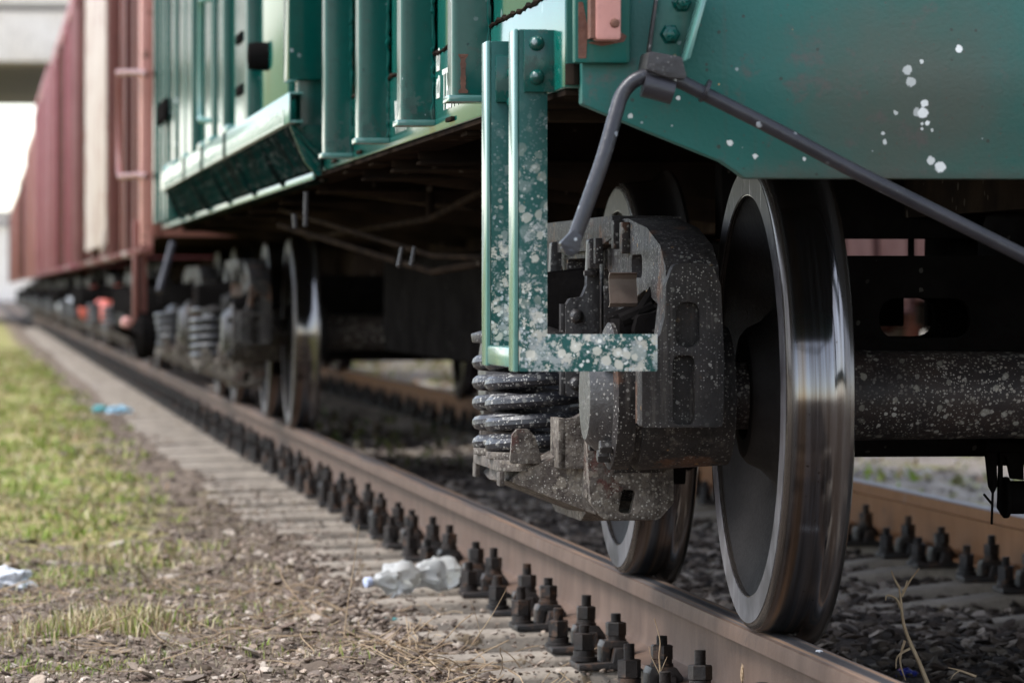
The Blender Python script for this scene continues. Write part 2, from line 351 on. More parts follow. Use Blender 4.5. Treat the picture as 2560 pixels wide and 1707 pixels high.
def bogie_meshes():
    # --- wheels
    XF = 1.543
    tyre = [(0, .404), (0, .459), (.0035, .467), (.009, .4715), (.03, .4745), (.062, .477), (.088, .4795), (.097, .485), (.103, .495), (.110, .502), (.118, .5045), (.1255, .5005), (.130, .489), (.130, .404)]
    rimf = [(-.0015, .406), (-.0015, .4575), (.0025, .4595), (.0025, .404)]
    plate = [(.010, .4045), (.022, .388), (.050, .33), (.078, .25), (.066, .185), (.03, .15), (.004, .138), (-.008, .125), (-.008, .09), (.19, .09), (.19, .125), (.15, .15), (.108, .2), (.104, .26), (.085, .34), (.075, .385), (.085, .405)]
    for sy in (-1, 1):
        c = (XF, BY + sy * WB, .477)
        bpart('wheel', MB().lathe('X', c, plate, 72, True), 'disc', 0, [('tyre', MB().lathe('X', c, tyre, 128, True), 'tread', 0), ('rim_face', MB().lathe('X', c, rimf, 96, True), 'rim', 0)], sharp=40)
        bpart('axle', MB().lathe('X', (TX, c[1], .477), [(-1.0, .068), (-.68, .068), (-.66, .092), (-.55, .090), (0, .086), (.55, .090), (.66, .092), (.68, .068), (1.0, .068)], 40), 'axle', 0, both=False)
    # --- side frame (profile along the track) with jaw, window, and pockets
    h = [(8.955, .700), (8.965, .735), (9.04, .778), (9.22, .815), (9.5, .838), (9.85, .836), (BY, .832)]
    low = [(BY, .205), (9.98, .205), (9.76, .255), (9.62, .37), (9.60, .42), (9.545, .43), (9.53, .60), (9.46, .665), (9.25, .69), (9.06, .66), (9.045, .60), (9.045, .425), (8.955, .425)]
    m = lambda l: [(2 * BY - a, b) for a, b in reversed(l)]
    outline = low[::-1] if False else h + m(h)[1:] + m(low) + low[1:]
    win = rounded([(9.93, .34), (2 * BY - 9.93, .34), (2 * BY - 9.93, .76), (9.93, .76)], .03)
    tri = rounded([(9.635, .47), (9.83, .36), (9.855, .37), (9.855, .735), (9.835, .745), (9.665, .69), (9.635, .65)], .02)
    trim = [(2 * BY - a, b) for a, b in tri]
    ob = rect(9.285, 9.44, .715, .762, .0225); obm = [(2 * BY - a, b) for a, b in ob]
    fr = MB().prism('X', outline, 1.335, 1.44, [win, tri, trim, ob, obm])
    sub = []
    leg = MB()
    up = rect(1.349, 1.397, .578, .667, .0238); lo = rect(1.343, 1.387, .428, .563, .016)
    face = rounded([(1.283, .423), (1.442, .423), (1.445, .55), (1.438, .70), (1.42, .742), (1.345, .742), (1.33, .70), (1.328, .64), (1.318, .60), (1.283, .58)], [.008, .01, .02, .03, .03, .02, .03, .02, .02, .012])
    leg.prism('Y', face, 8.925, 8.990, [up, lo])
    leg.prism('Y', [(1.288, .428), (1.438, .428), (1.438, .735), (1.34, .735), (1.325, .60), (1.288, .58)], 8.9905, 9.052)
    # top chord: rounded box along the frame, belly plate with slot, spring seat wing
    top = MB().prism('X', rounded([(9.58, .845), (2 * BY - 9.58, .845), (2 * BY - 9.58, .80), (2 * BY - 9.86, .775), (9.86, .775), (9.58, .80)], .02), 1.315, 1.46)
    belly = MB()
    bo = rounded([(1.275, .40), (1.285, .24), (1.315, .205), (1.43, .205), (1.462, .24), (1.46, .40)], [.01, .02, .02, .02, .02, .01])
    slot = rounded(xzY([(1556, 1222), (1590, 1226), (1577, 1284), (1545, 1281)], 9.70), .008)
    belly.prism('Y', bo, 9.70, 9.735, [slot]); belly.prism('Y', rounded([(1.28, .395), (1.29, .25), (1.32, .21), (1.43, .21), (1.455, .25), (1.455, .395)], .01), 9.83, 9.90)
    belly.box(1.282, 1.300, 9.736, 9.829, .25, .395); belly.box(1.43, 1.455, 9.736, 9.829, .25, .395); belly.box(1.302, 1.428, 9.736, 9.829, .345, .395); belly.box(1.32, 1.428, 9.736, 9.829, .211, .222)
    belly.prism('X', [(9.9, .21), (9.9, .33), (BY, .33), (BY, .19), (9.98, .19)], 1.30, 1.46)
    # sloping web from the belly out to the seat edge
    belly.add([(1.31, 9.80, .212), (1.30, 9.80, .37), (1.17, 9.91, .303), (1.14, 9.95, .278), (1.31, 10.2, .20), (1.30, 10.2, .32), (1.125, 10.2, .303), (1.125, 10.2, .272)],
              [(0, 1, 2, 3), (4, 7, 6, 5), (0, 3, 7, 4), (1, 5, 6, 2), (3, 2, 6, 7), (0, 4, 5, 1)])
    so = rounded([(1.116, 9.955), (1.165, 9.905), (1.47, 9.905), (1.47, BY), (1.116, BY)], [.02, .03, 0, 0, 0])
    seat = MB().prism('Z', so, .300, .322)
    seat.box(1.118, 1.128, 9.93, 9.99, .268, .299)
    lug = rounded([(1.135, .318), (1.205, .318), (1.19, .375), (1.175, .392), (1.15, .392), (1.14, .38)], .008)
    seat.prism('Y', lug, 9.885, 9.904)
    gus = rounded([(1.232, .31), (1.40, .31), (1.40, .455), (1.325, .455), (1.262, .418), (1.24, .415)], .01)
    seat.prism('Y', gus, 9.79, 9.835)
    seat.box(1.228, 1.243, 9.79, 9.93, .312, .417)
    bl = both_y(belly); st = both_y(seat)
    wear = MB()
    col = rounded([(1.253, .462), (1.292, .462), (1.325, .48), (1.325, .80), (1.302, .80), (1.298, .70), (1.288, .675), (1.262, .672), (1.252, .655)], .008)
    wear.prism('Y', col, 9.862, 9.902)
    for zz in (.634, .490): wear.lathe('Y', (1.275, 9.862, zz), [(-.016, .002), (-.0145, .008), (-.009, .0135), (0, .016)], 16)
    wear.box(1.243, 1.253, 9.87, 9.90, .60, .66); wear.box(1.243, 1.253, 9.87, 9.90, .465, .52)
    mk = MB(); c = [9.93, 10.02]
    mk.box(1.318, 1.335, 9.62, 9.66, .785, .815); mk.box(1.313, 1.335, 9.55, 9.585, .775, .835); mk.box(1.318, 1.335, 9.46, 9.50, .765, .83); mk.box(1.322, 1.335, 9.50, 9.53, .77, .80)
    mk.box(1.30, 1.336, 9.60, 9.615, .685, .70); mk.box(1.296, 1.318, 9.80, 9.845, .735, .79); mk.box(1.300, 1.318, 9.74, 9.77, .745, .80); mk.box(1.29, 1.318, 9.84, 9.86, .72, .732)
    clip = MB(); pr = [(1.252, .720), (1.262, .717), (1.298, .714), (1.306, .708), (1.300, .690), (1.293, .672), (1.298, .658), (1.315, .652), (1.336, .652)]
    th = [(a, b) for a, b in pr] + [(a, b - .004) for a, b in reversed(pr)]
    # the clip: a curved sheet hanging over the jaw
    cy = [(.724, -.012), (.720, 0), (.712, .004), (.695, .002), (.678, -.006), (.664, -.012), (.657, -.006), (.656, .012)]
    V = []
    for xx in (1.256, 1.312):
        for zz, dy in cy: V.append((xx, 9.20 + dy, zz))
        for zz, dy in reversed(cy): V.append((xx, 9.2035 + dy, zz + .001))
    k = len(cy) * 2
    clip.add(V, [tuple(range(k)), tuple(range(2 * k - 1, k - 1, -1))] + [(i, (i + 1) % k, (i + 1) % k + k, i + k) for i in range(k)])
    # small plate bolted to the frame's jaw leg, inside edge
    bpart('side_frame', fr, 'steel', .015, two('jaw_leg', leg, 'steel', .012) + [('top_chord', top, 'steel', .015), ('belly', bl, 'belly', .010), ('spring_seat', st, 'belly', .005), *[('cast_mark', q, 'steel', .003) for q in mk.comps()]] + two('wear_plate', wear, 'steel_plain', .004) + two('retainer_clip', clip, 'clip', 0))
    # --- axle boxes
    for sy in (-1, 1):
        ay = BY + sy * WB; c = (0, ay, .477)
        body = MB().lathe('X', c, [(1.255, .135), (1.262, .148), (1.298, .148), (1.300, .140), (1.312, .140), (1.314, .148), (1.33, .149), (1.50, .14), (1.502, .07)], 48)
        cov = MB().lathe('X', c, [(1.212, .060), (1.213, .088), (1.219, .097), (1.252, .122), (1.256, .126)], 48)
        ad = MB().prism('Y', rounded([(1.29, .60), (1.43, .60), (1.42, .665), (1.36, .66), (1.33, .645), (1.30, .64)], .012), ay - .15, ay + .15)
        ad.tube([(1.275, ay - .09, .628), (1.34, ay - .09, .655)], .016, 10); ad.tube([(1.30, ay - .10, .625), (1.345, ay - .075, .690)], .013, 8); ad.tube([(1.27, ay + .05, .622), (1.34, ay + .05, .65)], .02, 10)
        ad.box(1.27, 1.33, ay - .10, ay + .10, .600, .632)
        bt = MB()
        for a in (-2.25, -1.95, -.9, -.5, .6, 2.6):
            y = ay + .128 * math.cos(a) * (1 if sy < 0 else 1); z = .477 + .128 * math.sin(a)
            bt.lathe('X', (0, y, z), [(1.232, .012), (1.234, .0145), (1.256, .0145)], 6)
        bpart('axle_box', body, 'steel', 0, [('box_cover', cov, 'steel_plain', 0), ('adapter', ad, 'black', .006), *[('cover_bolt', q, 'steel_plain', 0) for q in bt.comps()]])
    # --- springs
    for i, (xx, dy) in enumerate(((1.216, -.128), (1.216, .128), (1.40, -.128), (1.40, .128))):
        mb = coil((xx, BY + dy, 0), (.099), .0160, .325, .583, 4.75, 2.6 + .35 * i)
        cap = MB().lathe('Z', (xx, BY + dy, 0), [(.322, .02), (.322, .112), (.338, .112), (.340, .08)], 28)
        cap2 = MB().lathe('Z', (xx, BY + dy, 0), [(.568, .05), (.572, .115), (.592, .118), (.6, .09), (.62, .07)], 28)
        bpart('spring', mb, 'spring', 0, [('spring_cap', cap, 'belly', .003), ('spring_cap', cap2, 'steel_plain', .003)])
    # --- bolster: hollow beam across the bogie
    H = rect(1.962, 2.165, .585, .672, .043); H2 = [(2 * TX - a, b) for a, b in H][::-1]
    web = rounded([(1.13, .60), (1.60, .595), (1.75, .325), (2 * TX - 1.75, .325), (2 * TX - 1.60, .595), (2 * TX - 1.13, .60), (2 * TX - 1.13, .715), (2 * TX - 1.6, .765), (1.6, .765), (1.13, .715)], .02)
    b = MB(); b.prism('Y', web, BY - .205, BY - .18, [H, H2]); b.prism('Y', web, BY + .18, BY + .205, [H, H2])
    b.box(1.62, 2 * TX - 1.62, BY - .18, BY + .18, .745, .763); b.box(1.76, 2 * TX - 1.76, BY - .18, BY + .18, .327, .345)
    b.box(1.13, 1.61, BY - .18, BY + .18, .602, .71); b.box(2 * TX - 1.61, 2 * TX - 1.13, BY - .18, BY + .18, .602, .71)
    pv = MB().lathe('Z', (TX, BY, 0), [(.763, .16), (.80, .16), (.86, .14), (.93, .2)], 24)
    bpart('bolster', b, 'black', .004, [('centre_pivot', pv, 'black', 0)], both=False)
    # --- brake beams behind the wheels, shoes, pull rod
    for sy in (-1, 1):
        y = BY + sy * (WB - .56)
        br = MB().tube([(1.60, y, .44), (TX, y + sy * .02, .42), (2 * TX - 1.60, y, .44)], .03, 10)
        br.tube([(1.62, y, .44), (TX, y - sy * .16, .40), (2 * TX - 1.62, y, .44)], .018, 8)
        sh = []
        for X0 in (1.555, 2 * TX - 1.635):
            arc = [(BY + sy * (WB - .492 * math.cos(a)), .477 + .492 * math.sin(a)) for a in np.linspace(-.45, .42, 9)]
            arc2 = [(BY + sy * (WB - .55 * math.cos(a)), .477 + .55 * math.sin(a)) for a in np.linspace(.42, -.45, 9)]
            sh.append(('brake_shoe', MB().prism('X', arc + arc2, X0, X0 + .08), 'black', .004))
        bpart('brake_beam', br, 'black', 0, sh, both=False)
bogie_meshes()

SMALL = ('cast_mark', 'retainer_clip', 'wear_plate', 'spring_cap', 'cover_bolt', 'adapter', 'brake_shoe', 'top_chord')
def bogie(wagon, cy, colour=None):
    for name, me, subs in BOGIE:
        if cy > 26: subs = [q for q in subs if q[0] not in SMALL]
        if cy > 70 and name in ('brake_beam', 'bolster'): continue
        o = put(name, me, wagon, (TX, cy, 0))
        if colour and name in colour:
            o.material_slots[0].link = 'OBJECT'; o.material_slots[0].material = M[colour[name]]
        for sn, sm in subs:
            q = put(sn, sm, o, (TX, cy, 0))
            if colour and sn in colour:
                q.material_slots[0].link = 'OBJECT'; q.material_slots[0].material = M[colour[sn]]

# ------------------------------------------------------------------ the green wagon
def green_wagon():
    W = thing('freight_wagon', (TX, 17.1, 0), 'green freight wagon with ribbed side, nearest in the train, its wheels in focus', 'freight wagon', 'wagons of the standing train')
    Y0, Y1, XW, XR, ZB, ZT = 8.235, 26.0, 1.05, .965, 1.052, 3.7
    PE = lambda mb, name, mat, bevel=0.: mb.each(name, mat, W, bevel, org=(TX, 17.1, 0))
    P = lambda mb, name, mat, bevel=0., par=None, **k: mb.build(name, mat, par or W, bevel, org=(TX, 17.1, 0) if par is None else None, **k)
    XE = 2 * TX - XW
    M['grimy_shaded'] = weathered('grimy_shaded_green_paint', (.003, .018, .0155), (.008, .009, .008), 5, .7, spec=0., bump=.3, bs=40, spots=[(26, .5, .35, (.12, .115, .10), .7), (50, .5, .4, (.2, .19, .17), .7)])  # dirt, plus the shade below the door rail painted into the green
    # side walls: lower sheet slightly proud of the upper one, ragged weld between
    sw = MB().box(XW, XW + .05, Y0, Y1, 1.222, ZT)
    side = P(sw, 'side_wall', 'green', .004)
    lo = MB().box(XW - .006, XW + .05, Y0, 14.6, ZB, 1.228); P(lo, 'sill_sheet', 'green', .003)
    lo = MB().box(XW - .012, XW + .05, 14.6, Y1, ZB - .02, 1.15); lo.box(XW, XW + .05, 14.6, Y1, 1.15, 1.222); P(lo, 'sill_sheet', M['grimy_shaded'], .003)
    P(MB().box(XW - .022, XW - .0125, 14.3, Y1, ZB - .021, ZB + .002), 'sill_lip', 'green_trim', .003)
    wp = []; wr = []; y = Y0 + .02
    while y < 14.6: wp.append((XW - .0065, y, 1.230 + random.uniform(-.003, .003))); wr.append(random.choice((.0015, .004, .005, .0065))); y += random.uniform(.015, .05)
    weld = MB().tube(wp, wr, 6)
    P(weld, 'weld_seam', 'under')
    P(MB().box(XE - .05, XE, Y0, Y1, ZB, ZT), 'side_wall', 'green', .004)
    # bottom flange of the sill, floor, underframe
    PE(MB().box(XW + .001, XW + .11, Y0 + .05, Y1 - .05, ZB - .012, ZB - .001).box(XE - .11, XE - .001, Y0 + .05, Y1 - .05, ZB - .012, ZB - .001), 'sill_flange', 'under', .002)
    P(MB().box(XW + .055, XE - .055, Y0 + .02, Y1 - .02, 1.12, 1.16), 'floor_pan', 'under')
    roof = [(XW - .04, ZT)] + [(TX + (XW - .04 - TX) * math.cos(t), ZT + .45 * math.sin(t)) for t in np.linspace(.12, math.pi - .12, 15)] + [(XE + .04, ZT)]
    P(MB().prism('Y', roof, Y0 - .03, Y1 + .03), 'roof', 'green')
    # ribs down the side
    def rib(y0, y1, xo, xi, z0, z1, rusty=False, cap=True):
        o = rounded([(xo, y0), (xi, y0), (xi, y1), (xo, y1)], [.013, 0, 0, .013], 4)
        r = P(MB().prism('Z', o, z0, z1), 'side_rib', 'green_rib', 0, sharp=40)
        if cap:
            c = rounded([(xo - .008, y0 - .008), (xi, y0 - .008), (xi, y1 + .008), (xo - .008, y1 + .008)], [.006, 0, 0, .006], 3)
            MB().prism('Z', c, z0 - .012, z0 + .001).build('rib_foot', 'green_trim', r, .002)
            z = z0; wp = []; wr = []
            while z < min(z1, 1.75): wp.append((xi - random.uniform(.001, .006), y0 - .003, z)); wr.append(random.uniform(.002, .0065)); z += random.uniform(.006, .02)
            be = MB().tube(wp, wr, 6); be.build('weld_bead', 'green_rib', r)
        if rusty:
            st = MB(); z = 1.092; pts = []
            while z < 1.175: pts.append((z, .004 + .002 * random.random() + (.004 if z > 1.165 else 0) + (.004 if z < 1.10 else 0))); z += .005
            out = [(xo + .022 - w, zz) for zz, w in pts] + [(xo + .022 + w * 1.1, zz) for zz, w in reversed(pts)]
            st.prism('Y', out, y0 - .0012, y0 - .0002); st.build('rust_patch', M['rustpatch'], r)
        return r
    M['rustpatch'] = weathered('rust_patch', (.15, .06, .035), (.10, .04, .025), 40, .75, 0, bump=.3, bs=120)
    ribs = [(9.44, 1.087), (10.605, 1.079), (11.79, 1.076), (12.95, 1.072), (14.07, 1.15)]
    for i, (y, z) in enumerate(ribs): rib(y, y + .107, XR, XW - .0065, z, 1.33 if i == 4 else 3.65, i == 0, i < 4)
    # box hanging over the short rib, lock bar box
    P(MB().box(.935, XW, 14.02, 14.25, 1.325, 2.4), 'lock_housing', 'green_rib', .008)
    # door: panel, ribs, rail, handle
    P(MB().box(1.005, 1.045, 15.1, 24.0, 1.16, 3.5), 'door', 'green', .006)
    dr = []
    for y0, y1, xo in ((16.55, 17.3, .955), (18.35, 18.75, .965), (19.2, 19.75, .965), (21.0, 21.5, .962), (21.85, 22.4, .968), (23.1, 23.5, .975), (24.3, 24.45, .98), (25.05, 25.2, .985), (25.75, 25.95, .975)):
        dr.append(rib(y0, y1, xo, 1.004 if y1 < 24 else XW - .013, 1.24 if y1 < 23.6 else 1.06, 3.5, cap=False))
    d = MB()
    for z in (1.40, 1.13 + .46): d.box(.945, .956, 16.75, 17.1, z, z + .035)
    d.box(.94, .965, 23.5, 24.6, 1.555, 1.66)
    PE(d, 'latch_plate', 'black', .004)
    P(MB().lathe('X', (.93, 16.1, 1.50), [(0, .02), (.004, .045), (.03, .05), (.075, .05)], 20), 'door_roller', 'black')
    P(MB().box(.962, 1.0, 23.0, 24.2, 1.22, 1.33), 'repair_patch', weathered('blue_green_paint', (.02, .16, .17), (.02, .17, .18), 5, .4), .004)
    gh = [(1.0, 19.35, 1.90), (.935, 19.40, 1.90), (.932, 19.45, 1.86), (.932, 19.5, 1.60), (.932, 19.5, 1.43), (.935, 19.45, 1.40), (1.0, 19.4, 1.40)]
    P(MB().tube(smooth_path(gh), .013, 8), 'grab_handle', 'green_trim')
    # door rail: channel with cooling-fin marks, clips above, brackets below
    rail = MB(); rail.box(.929, .935, 13.9, 23.6, 1.192, 1.283); rail.box(.935, .972, 13.9, 23.6, 1.277, 1.283); rail.box(.935, .972, 13.9, 23.6, 1.192, 1.199)
    dr_ = P(rail, 'door_rail', 'green_trim', .002)
    co = [(14.1, 1.194)]; y = 14.15
    while y < 23.3:
        hh = 1.197 + random.uniform(.03, .045); co += [(y, 1.197), (y, hh), (y + .045, hh), (y + .045, 1.197)]; y += .15
    co.append((y, 1.194)); fin = MB().prism('X', co, .9265, .9288); fin.build('rail_rib', 'green', dr_)
    cl = MB()
    for y in (17.6, 18.9, 19.6, 21.3, 22.6): cl.box(.938, 1.0, y, y + .35, 1.284, 1.318)
    cl.each('rail_clamp', 'green_trim', dr_, .008)
    dk = MB()
    for y in (17.5, 19.3, 21.0): dk.box(.922, .9285, y, y + .05, 1.19, 1.285)
    dk.each('rail_tie', 'black', dr_)
    g = MB()
    gp = rounded([(.94, 1.19), (1.038, 1.19), (1.038, 1.036), (1.02, 1.036), (.985, 1.08)], .006)
    for y in (14.05, 15.6, 17.2, 18.9, 20.6, 22.3, 23.3): g.prism('Y', gp, y, y + .02)
    gu = PE(g, 'rail_bracket', M['grimy_shaded'], .003)[0]; gu.data.materials[0] = M['green_rib']
    fb = MB()
    for x0, z0, x1, z1 in ((.95, 1.185, 1.03, 1.10), (.955, 1.16, 1.03, 1.07)): fb.tube([(x0, 14.04, z0), (x1, 14.04, z1)], .007, 6)
    fb.build('bracket_rib', 'green_rib', gu)
    P(MB().prism('Y', [(.944, 1.189), (.950, 1.189), (1.024, 1.058), (1.018, 1.058)], 14.08, 23.55), 'sloping_plate', M['grimy_shaded'])
    # underframe: centre sill, cross bearers, truss, pipes, equipment
    us = MB().box(2.19, 2.33, 8.5, 25.8, .86, 1.12).box(2.45, 2.59, 8.5, 25.8, .86, 1.12)
    P(us, 'centre_sill', 'under', .004)
    for y in (9.0, 11.7, 12.45, 13.4, 15.2, 17.1, 19.0, 20.8, 22.6, 25.3):
        z = .97 if y < 12 else .99
        P(MB().prism('Y', [(XW + .06, 1.12), (XE - .06, 1.12), (XE - .06, 1.02), (2.6, .88), (2.18, .88), (XW + .06, 1.02)], y, y + .012).prism('Z', [(XW + .06, y - .05), (XE - .06, y - .05), (XE - .06, y + .06), (XW + .06, y + .06)], 1.006, 1.016) if y not in (9.0,) else MB().box(XW + .06, XE - .06, y, y + .1, 1.02, 1.12), 'cross_bearer', 'under', .003)
    P(MB().tube([(1.45, 12.2, 1.03), (1.46, 13.6, .97), (1.46, 15, .92), (1.46, 20.5, .92), (1.45, 22.0, 1.03)], .012, 8).tube([(1.46, 15, .92), (1.46, 15, 1.1)], .012, 6), 'truss_rod', 'under')
    a = MB()
    for u, v, u2, v2 in ((1005, 620, 996, 666), (1037, 618, 1028, 664)):
        p, q = atY(u, v, 13.4), atY(u2, v2, 13.35); a.tube([p, q], .006, 6)
    for u, v, u2, v2 in ((766, 480, 764, 566), (735, 535, 738, 570)):
        p, q = atY(u, v, 14.4), atY(u2, v2, 14.4); a.tube([p, q], .008, 6)
    PE(a, 'hanging_hook', 'steel_plain')
    a = MB(); p0 = atY(700, 525, 18.5); p1 = atY(1085, 640, 14.5); p2 = atY(1225, 645, 14.0)
    a.tube([p0, p1, p2], .010, 8); a.tube([p0 + Vector((0, .05, -.06)), p1 + Vector((0, .05, -.05)), p2 + Vector((0, .05, -.012))], .012, 8)
    a.tube([atY(745, 470, 17.5), atY(1225, 530, 14.2)], .008, 6)
    P(a, 'brake_pipe', 'under')
    P(MB().box(1.92, 2.46, 14.2, 22.0, .40, .84).box(1.95, 2.43, 14.1, 22.1, .45, .80).box(2.0, 2.1, 15, 15.1, .8, 1.0).box(2.3, 2.4, 20, 20.1, .8, 1.0), 'equipment_box', 'black', .02)
    P(MB().lathe('Y', (2.75, 15.5, .66), [(0, .05), (.02, .17), (.1, .2), (1.2, .2), (1.28, .17), (1.3, .05)], 24), 'air_tank', 'black')
    # ---------- the end that faces the camera
    YE = 8.20
    hp = xzY([(1451.5, 160), (1451.5, 261), (1620, 331), (1800, 404), (1835, 427), (1860, 438)], YE)
    x0, z0 = hp[-1]; zb = .889
    left = [(hp[0][0], 1.95)] + [hp[0]] + hp[1:-1] + [(x0, zb)]
    out = left + [(2 * TX - a, b) for a, b in reversed(left)]
    n = N('headstock_paint'); x, y, z = n.sep()
    col = n.mix(n.step(n.noise(2.2, 6, .6), .3, .7), (.008, .100, .078), (.022, .108, .092))
    gx_, gz_ = atY(2290, 260, YE).x - TX, atY(2290, 260, YE).z
    dd = n.math('SQRT', n.math('ADD', n.math('POWER', n.math('MULTIPLY', n.math('SUBTRACT', x, gx_), 1.0), 2.), n.math('POWER', n.math('SUBTRACT', z, gz_), 2.)))
    gm = n.step(n.math('ADD', dd, n.math('MULTIPLY_ADD', n.noise(5, 6, .65), .34, -.17)), .34, .04)
    col = n.mix(n.math('MULTIPLY', gm, .85), col, (.072, .076, .060))
    col = n.mix(n.math('MULTIPLY', n.step(n.noise(9, 6, .7), .56, .68), .55), col, (.10, .075, .07))
    d = n.noise(7, 4, .6, stretch=(7, 7, .3)); col = n.mix(n.math('MULTIPLY', n.step(d, .55, .75), .4), col, (.055, .085, .07))
    low = n.math('MULTIPLY', n.step(n.math('ADD', z, n.math('MULTIPLY', n.noise(14, 4), .07)), .965, .915), .6); col = n.mix(low, col, (.085, .085, .072))
    for sc, sz, dn, cc, am in ((30, .2, .04, OCHRE, .7), (45, .22, .08, (.04, .035, .03), .7), (20, .2, .06, WHITE2, .6), (55, .25, .06, WHITE2, .5), (90, .35, .2, (.09, .05, .04), .4)):
        col = n.mix(n.math('MULTIPLY', n.spots(sc, sz, dn, .3, .2), am), col, cc)
    jit = n.math('MULTIPLY_ADD', n.noise(160, 3), .008, -.004)
    for px, pz, pr, am in ((1840, 382, 30, 1), (1440, 545, 37, .55), (1468, 637, 38, .55), (1572, 805, 29, 1), (1562, 875, 42, 1), (1515, 870, 34, .5), (1595, 958, 19, 1), (1252, 1035, 16, .7), (1265, 1102, 18, .7), (1620, 1243, 33, .8), (1693, 1295, 43, 1), (68, 1112, 25, .9), (262, 1212, 20, .9), (645, 1232, 15, .8), (1350, 875, 16, .6), (1630, 1013, 15, .6), (1548, 478, 14, .7), (1553, 960, 14, .8), (1551, 1000, 10, .7), (-330, 760, 17, .9), (-700, 900, 20, .7), (-560, 640, 15, .8)):
        p = atY(1800 + px / 3.0947, pz / 3.0947, YE); r = pr / 3.0947 / 1400 * 1.15
        q = n.math('SQRT', n.math('ADD', n.math('POWER', n.math('SUBTRACT', x, p.x - TX), 2.), n.math('POWER', n.math('SUBTRACT', z, p.z), 2.)))
        col = n.mix(n.math('MULTIPLY', n.step(n.math('ADD', q, jit), r, r * .7), am), col, (.72, .72, .68))
    n.bump(n.math('ADD', n.noise(2.5, 3), n.math('MULTIPLY', n.noise(130, 4), .15)), .25, .02)
    M['headstock'] = n.fin(col, .42, 0, .25)
    P(MB().prism('Y', out, YE - .012, YE + .03), 'headstock', 'headstock', .004)
    P(MB().box(XW - .003, XE + .003, YE + .031, Y0 - .0005, 1.09, ZT), 'end_wall', 'green_end', .004)
    cp = [(1.0515, 1.092), (atY(1575.6, 100, 8.16).x, 1.092), (atY(1575.6, 100, 8.16).x, 1.95), (1.0515, 1.95)]
    P(MB().prism('Y', cp, 8.155, YE - .0125), 'corner_plate', 'green_end', .005)
    P(MB().box(XE - .16, XE - .002, 8.155, YE - .0125, 1.092, 1.95), 'corner_plate', 'green_end', .005)
    cr = MB().prism('Y', rounded([(1.058, 1.10), (1.072, 1.10), (1.075, 1.155), (1.068, 1.19), (1.066, 1.2), (1.058, 1.2)], .002), 8.1538, 8.1548)
    cr.prism('Y', rounded([(1.072, 1.128), (1.10, 1.122), (1.14, 1.130), (1.145, 1.14), (1.135, 1.146), (1.12, 1.130), (1.09, 1.130)], .002), 8.1538, 8.1548)
    P(cr, 'rust_patch', M['rustpatch'])
    x0, x1 = atY(1484, 50, 8.13).x, atY(1549, 50, 8.13).x; zb2 = atY(1500, 103, 8.13).z
    pk = P(MB().box(x0, x1, 8.105, 8.154, zb2, 1.9), 'end_post', 'pink', .007)
    MB().lathe('Y', (x1 - .012, 8.105, zb2 + .03), [(-.006, .004), (-.005, .007), (0, .009)], 8).box(x0 - .008, x0 + .003, 8.11, 8.1525, zb2 + .004, 1.9).build('post_screw', M['rustpatch'], pk)
    P(MB().tube([atY(1432, 160, 8.22), atY(1432, 212, 8.22)], .014, 12), 'drain_pipe', 'under')
    # slanted channel bracket with nuts
    br = xzY([(1640, -25), (1622, 125), (1618, 138), (1700, 152), (1750, -25)], 8.15)
    b = P(MB().prism('Y', br, 8.140, 8.152), 'lever_bracket', 'green_end', .002)
    fl = [atY(1758, -25, 8.14), atY(1746, -25, 8.14), atY(1697, 158, 8.14), atY(1709, 152, 8.14)]
    MB().add([(p.x, y, p.z) for y in (8.06, 8.14) for p in fl], [(0, 1, 2, 3), (7, 6, 5, 4)] + [(i, (i + 1) % 4, (i + 1) % 4 + 4, i + 4) for i in range(4)]).build('bracket_flange', 'green_trim', b, .002)
    fl = [atY(1645, -25, 8.14), atY(1638, -25, 8.14), atY(1612, 150, 8.14), atY(1622, 150, 8.14)]
    MB().add([(p.x, y, p.z) for y in (8.12, 8.14) for p in fl], [(0, 1, 2, 3), (7, 6, 5, 4)] + [(i, (i + 1) % 4, (i + 1) % 4 + 4, i + 4) for i in range(4)]).build('bracket_flange', 'steel_plain', b, .002)
    for u, v in ((1706, 6), (1677, 86)):
        nt = MB(); p = atY(u, v, 8.13); nt.lathe('Y', (p.x, 8.14, p.z), [(-.022, .006), (-.021, .009), (-.013, .009), (-.012, .0145), (-.002, .0155), (0, .019)], 6)
        for k in range(5): nt.tube([(p.x + random.uniform(-.014, .014), 8.136, p.z + random.uniform(-.013, .013)), (p.x + random.uniform(-.01, .01), 8.118, p.z + random.uniform(-.01, .01))], .0035, 5)
        nt.build('bracket_nut', 'green_rib', b)
    # uncoupling lever
    yl = 8.06
    pts = [atY(1424, 628, 8.02), atY(1450, 560, 8.02), atY(1505, 405, 8.03), atY(1538, 290, 8.05), atY(1556, 236, yl), atY(1590, 200, yl), atY(1640, 188, yl), atY(1700, 205, yl), atY(1763, 236, yl), atY(1950, 330, yl), atY(2130, 425, yl), atY(2330, 525, yl), atY(2560, 640, yl), atY(2760, 742, yl)]
    sp = smooth_path(pts, 7); rr = []
    for i, p in enumerate(sp): rr.append(.0132 if i > 4 else .0132 + .004 * (4 - i) / 4)
    lv = P(MB().tube(sp, rr, 16), 'uncoupling_lever', 'lever')
    a, c = atY(1602, 205, yl), atY(1688, 238, yl)
    MB().tube([atY(1608, 212, yl - .005), atY(1640, 220, yl - .005), atY(1682, 232, yl - .005)], .022, 18).build('lever_sleeve', 'lever', lv)
    e = atY(1763, 228, yl); dv = (atY(1950, 330, yl) - atY(1763, 236, yl)).normalized()
    MB().tube([e - dv * .003, e + dv * .003], .0215, 18).build('lever_collar', 'lever', lv)
    t = atY(1421, 630, 8.02)
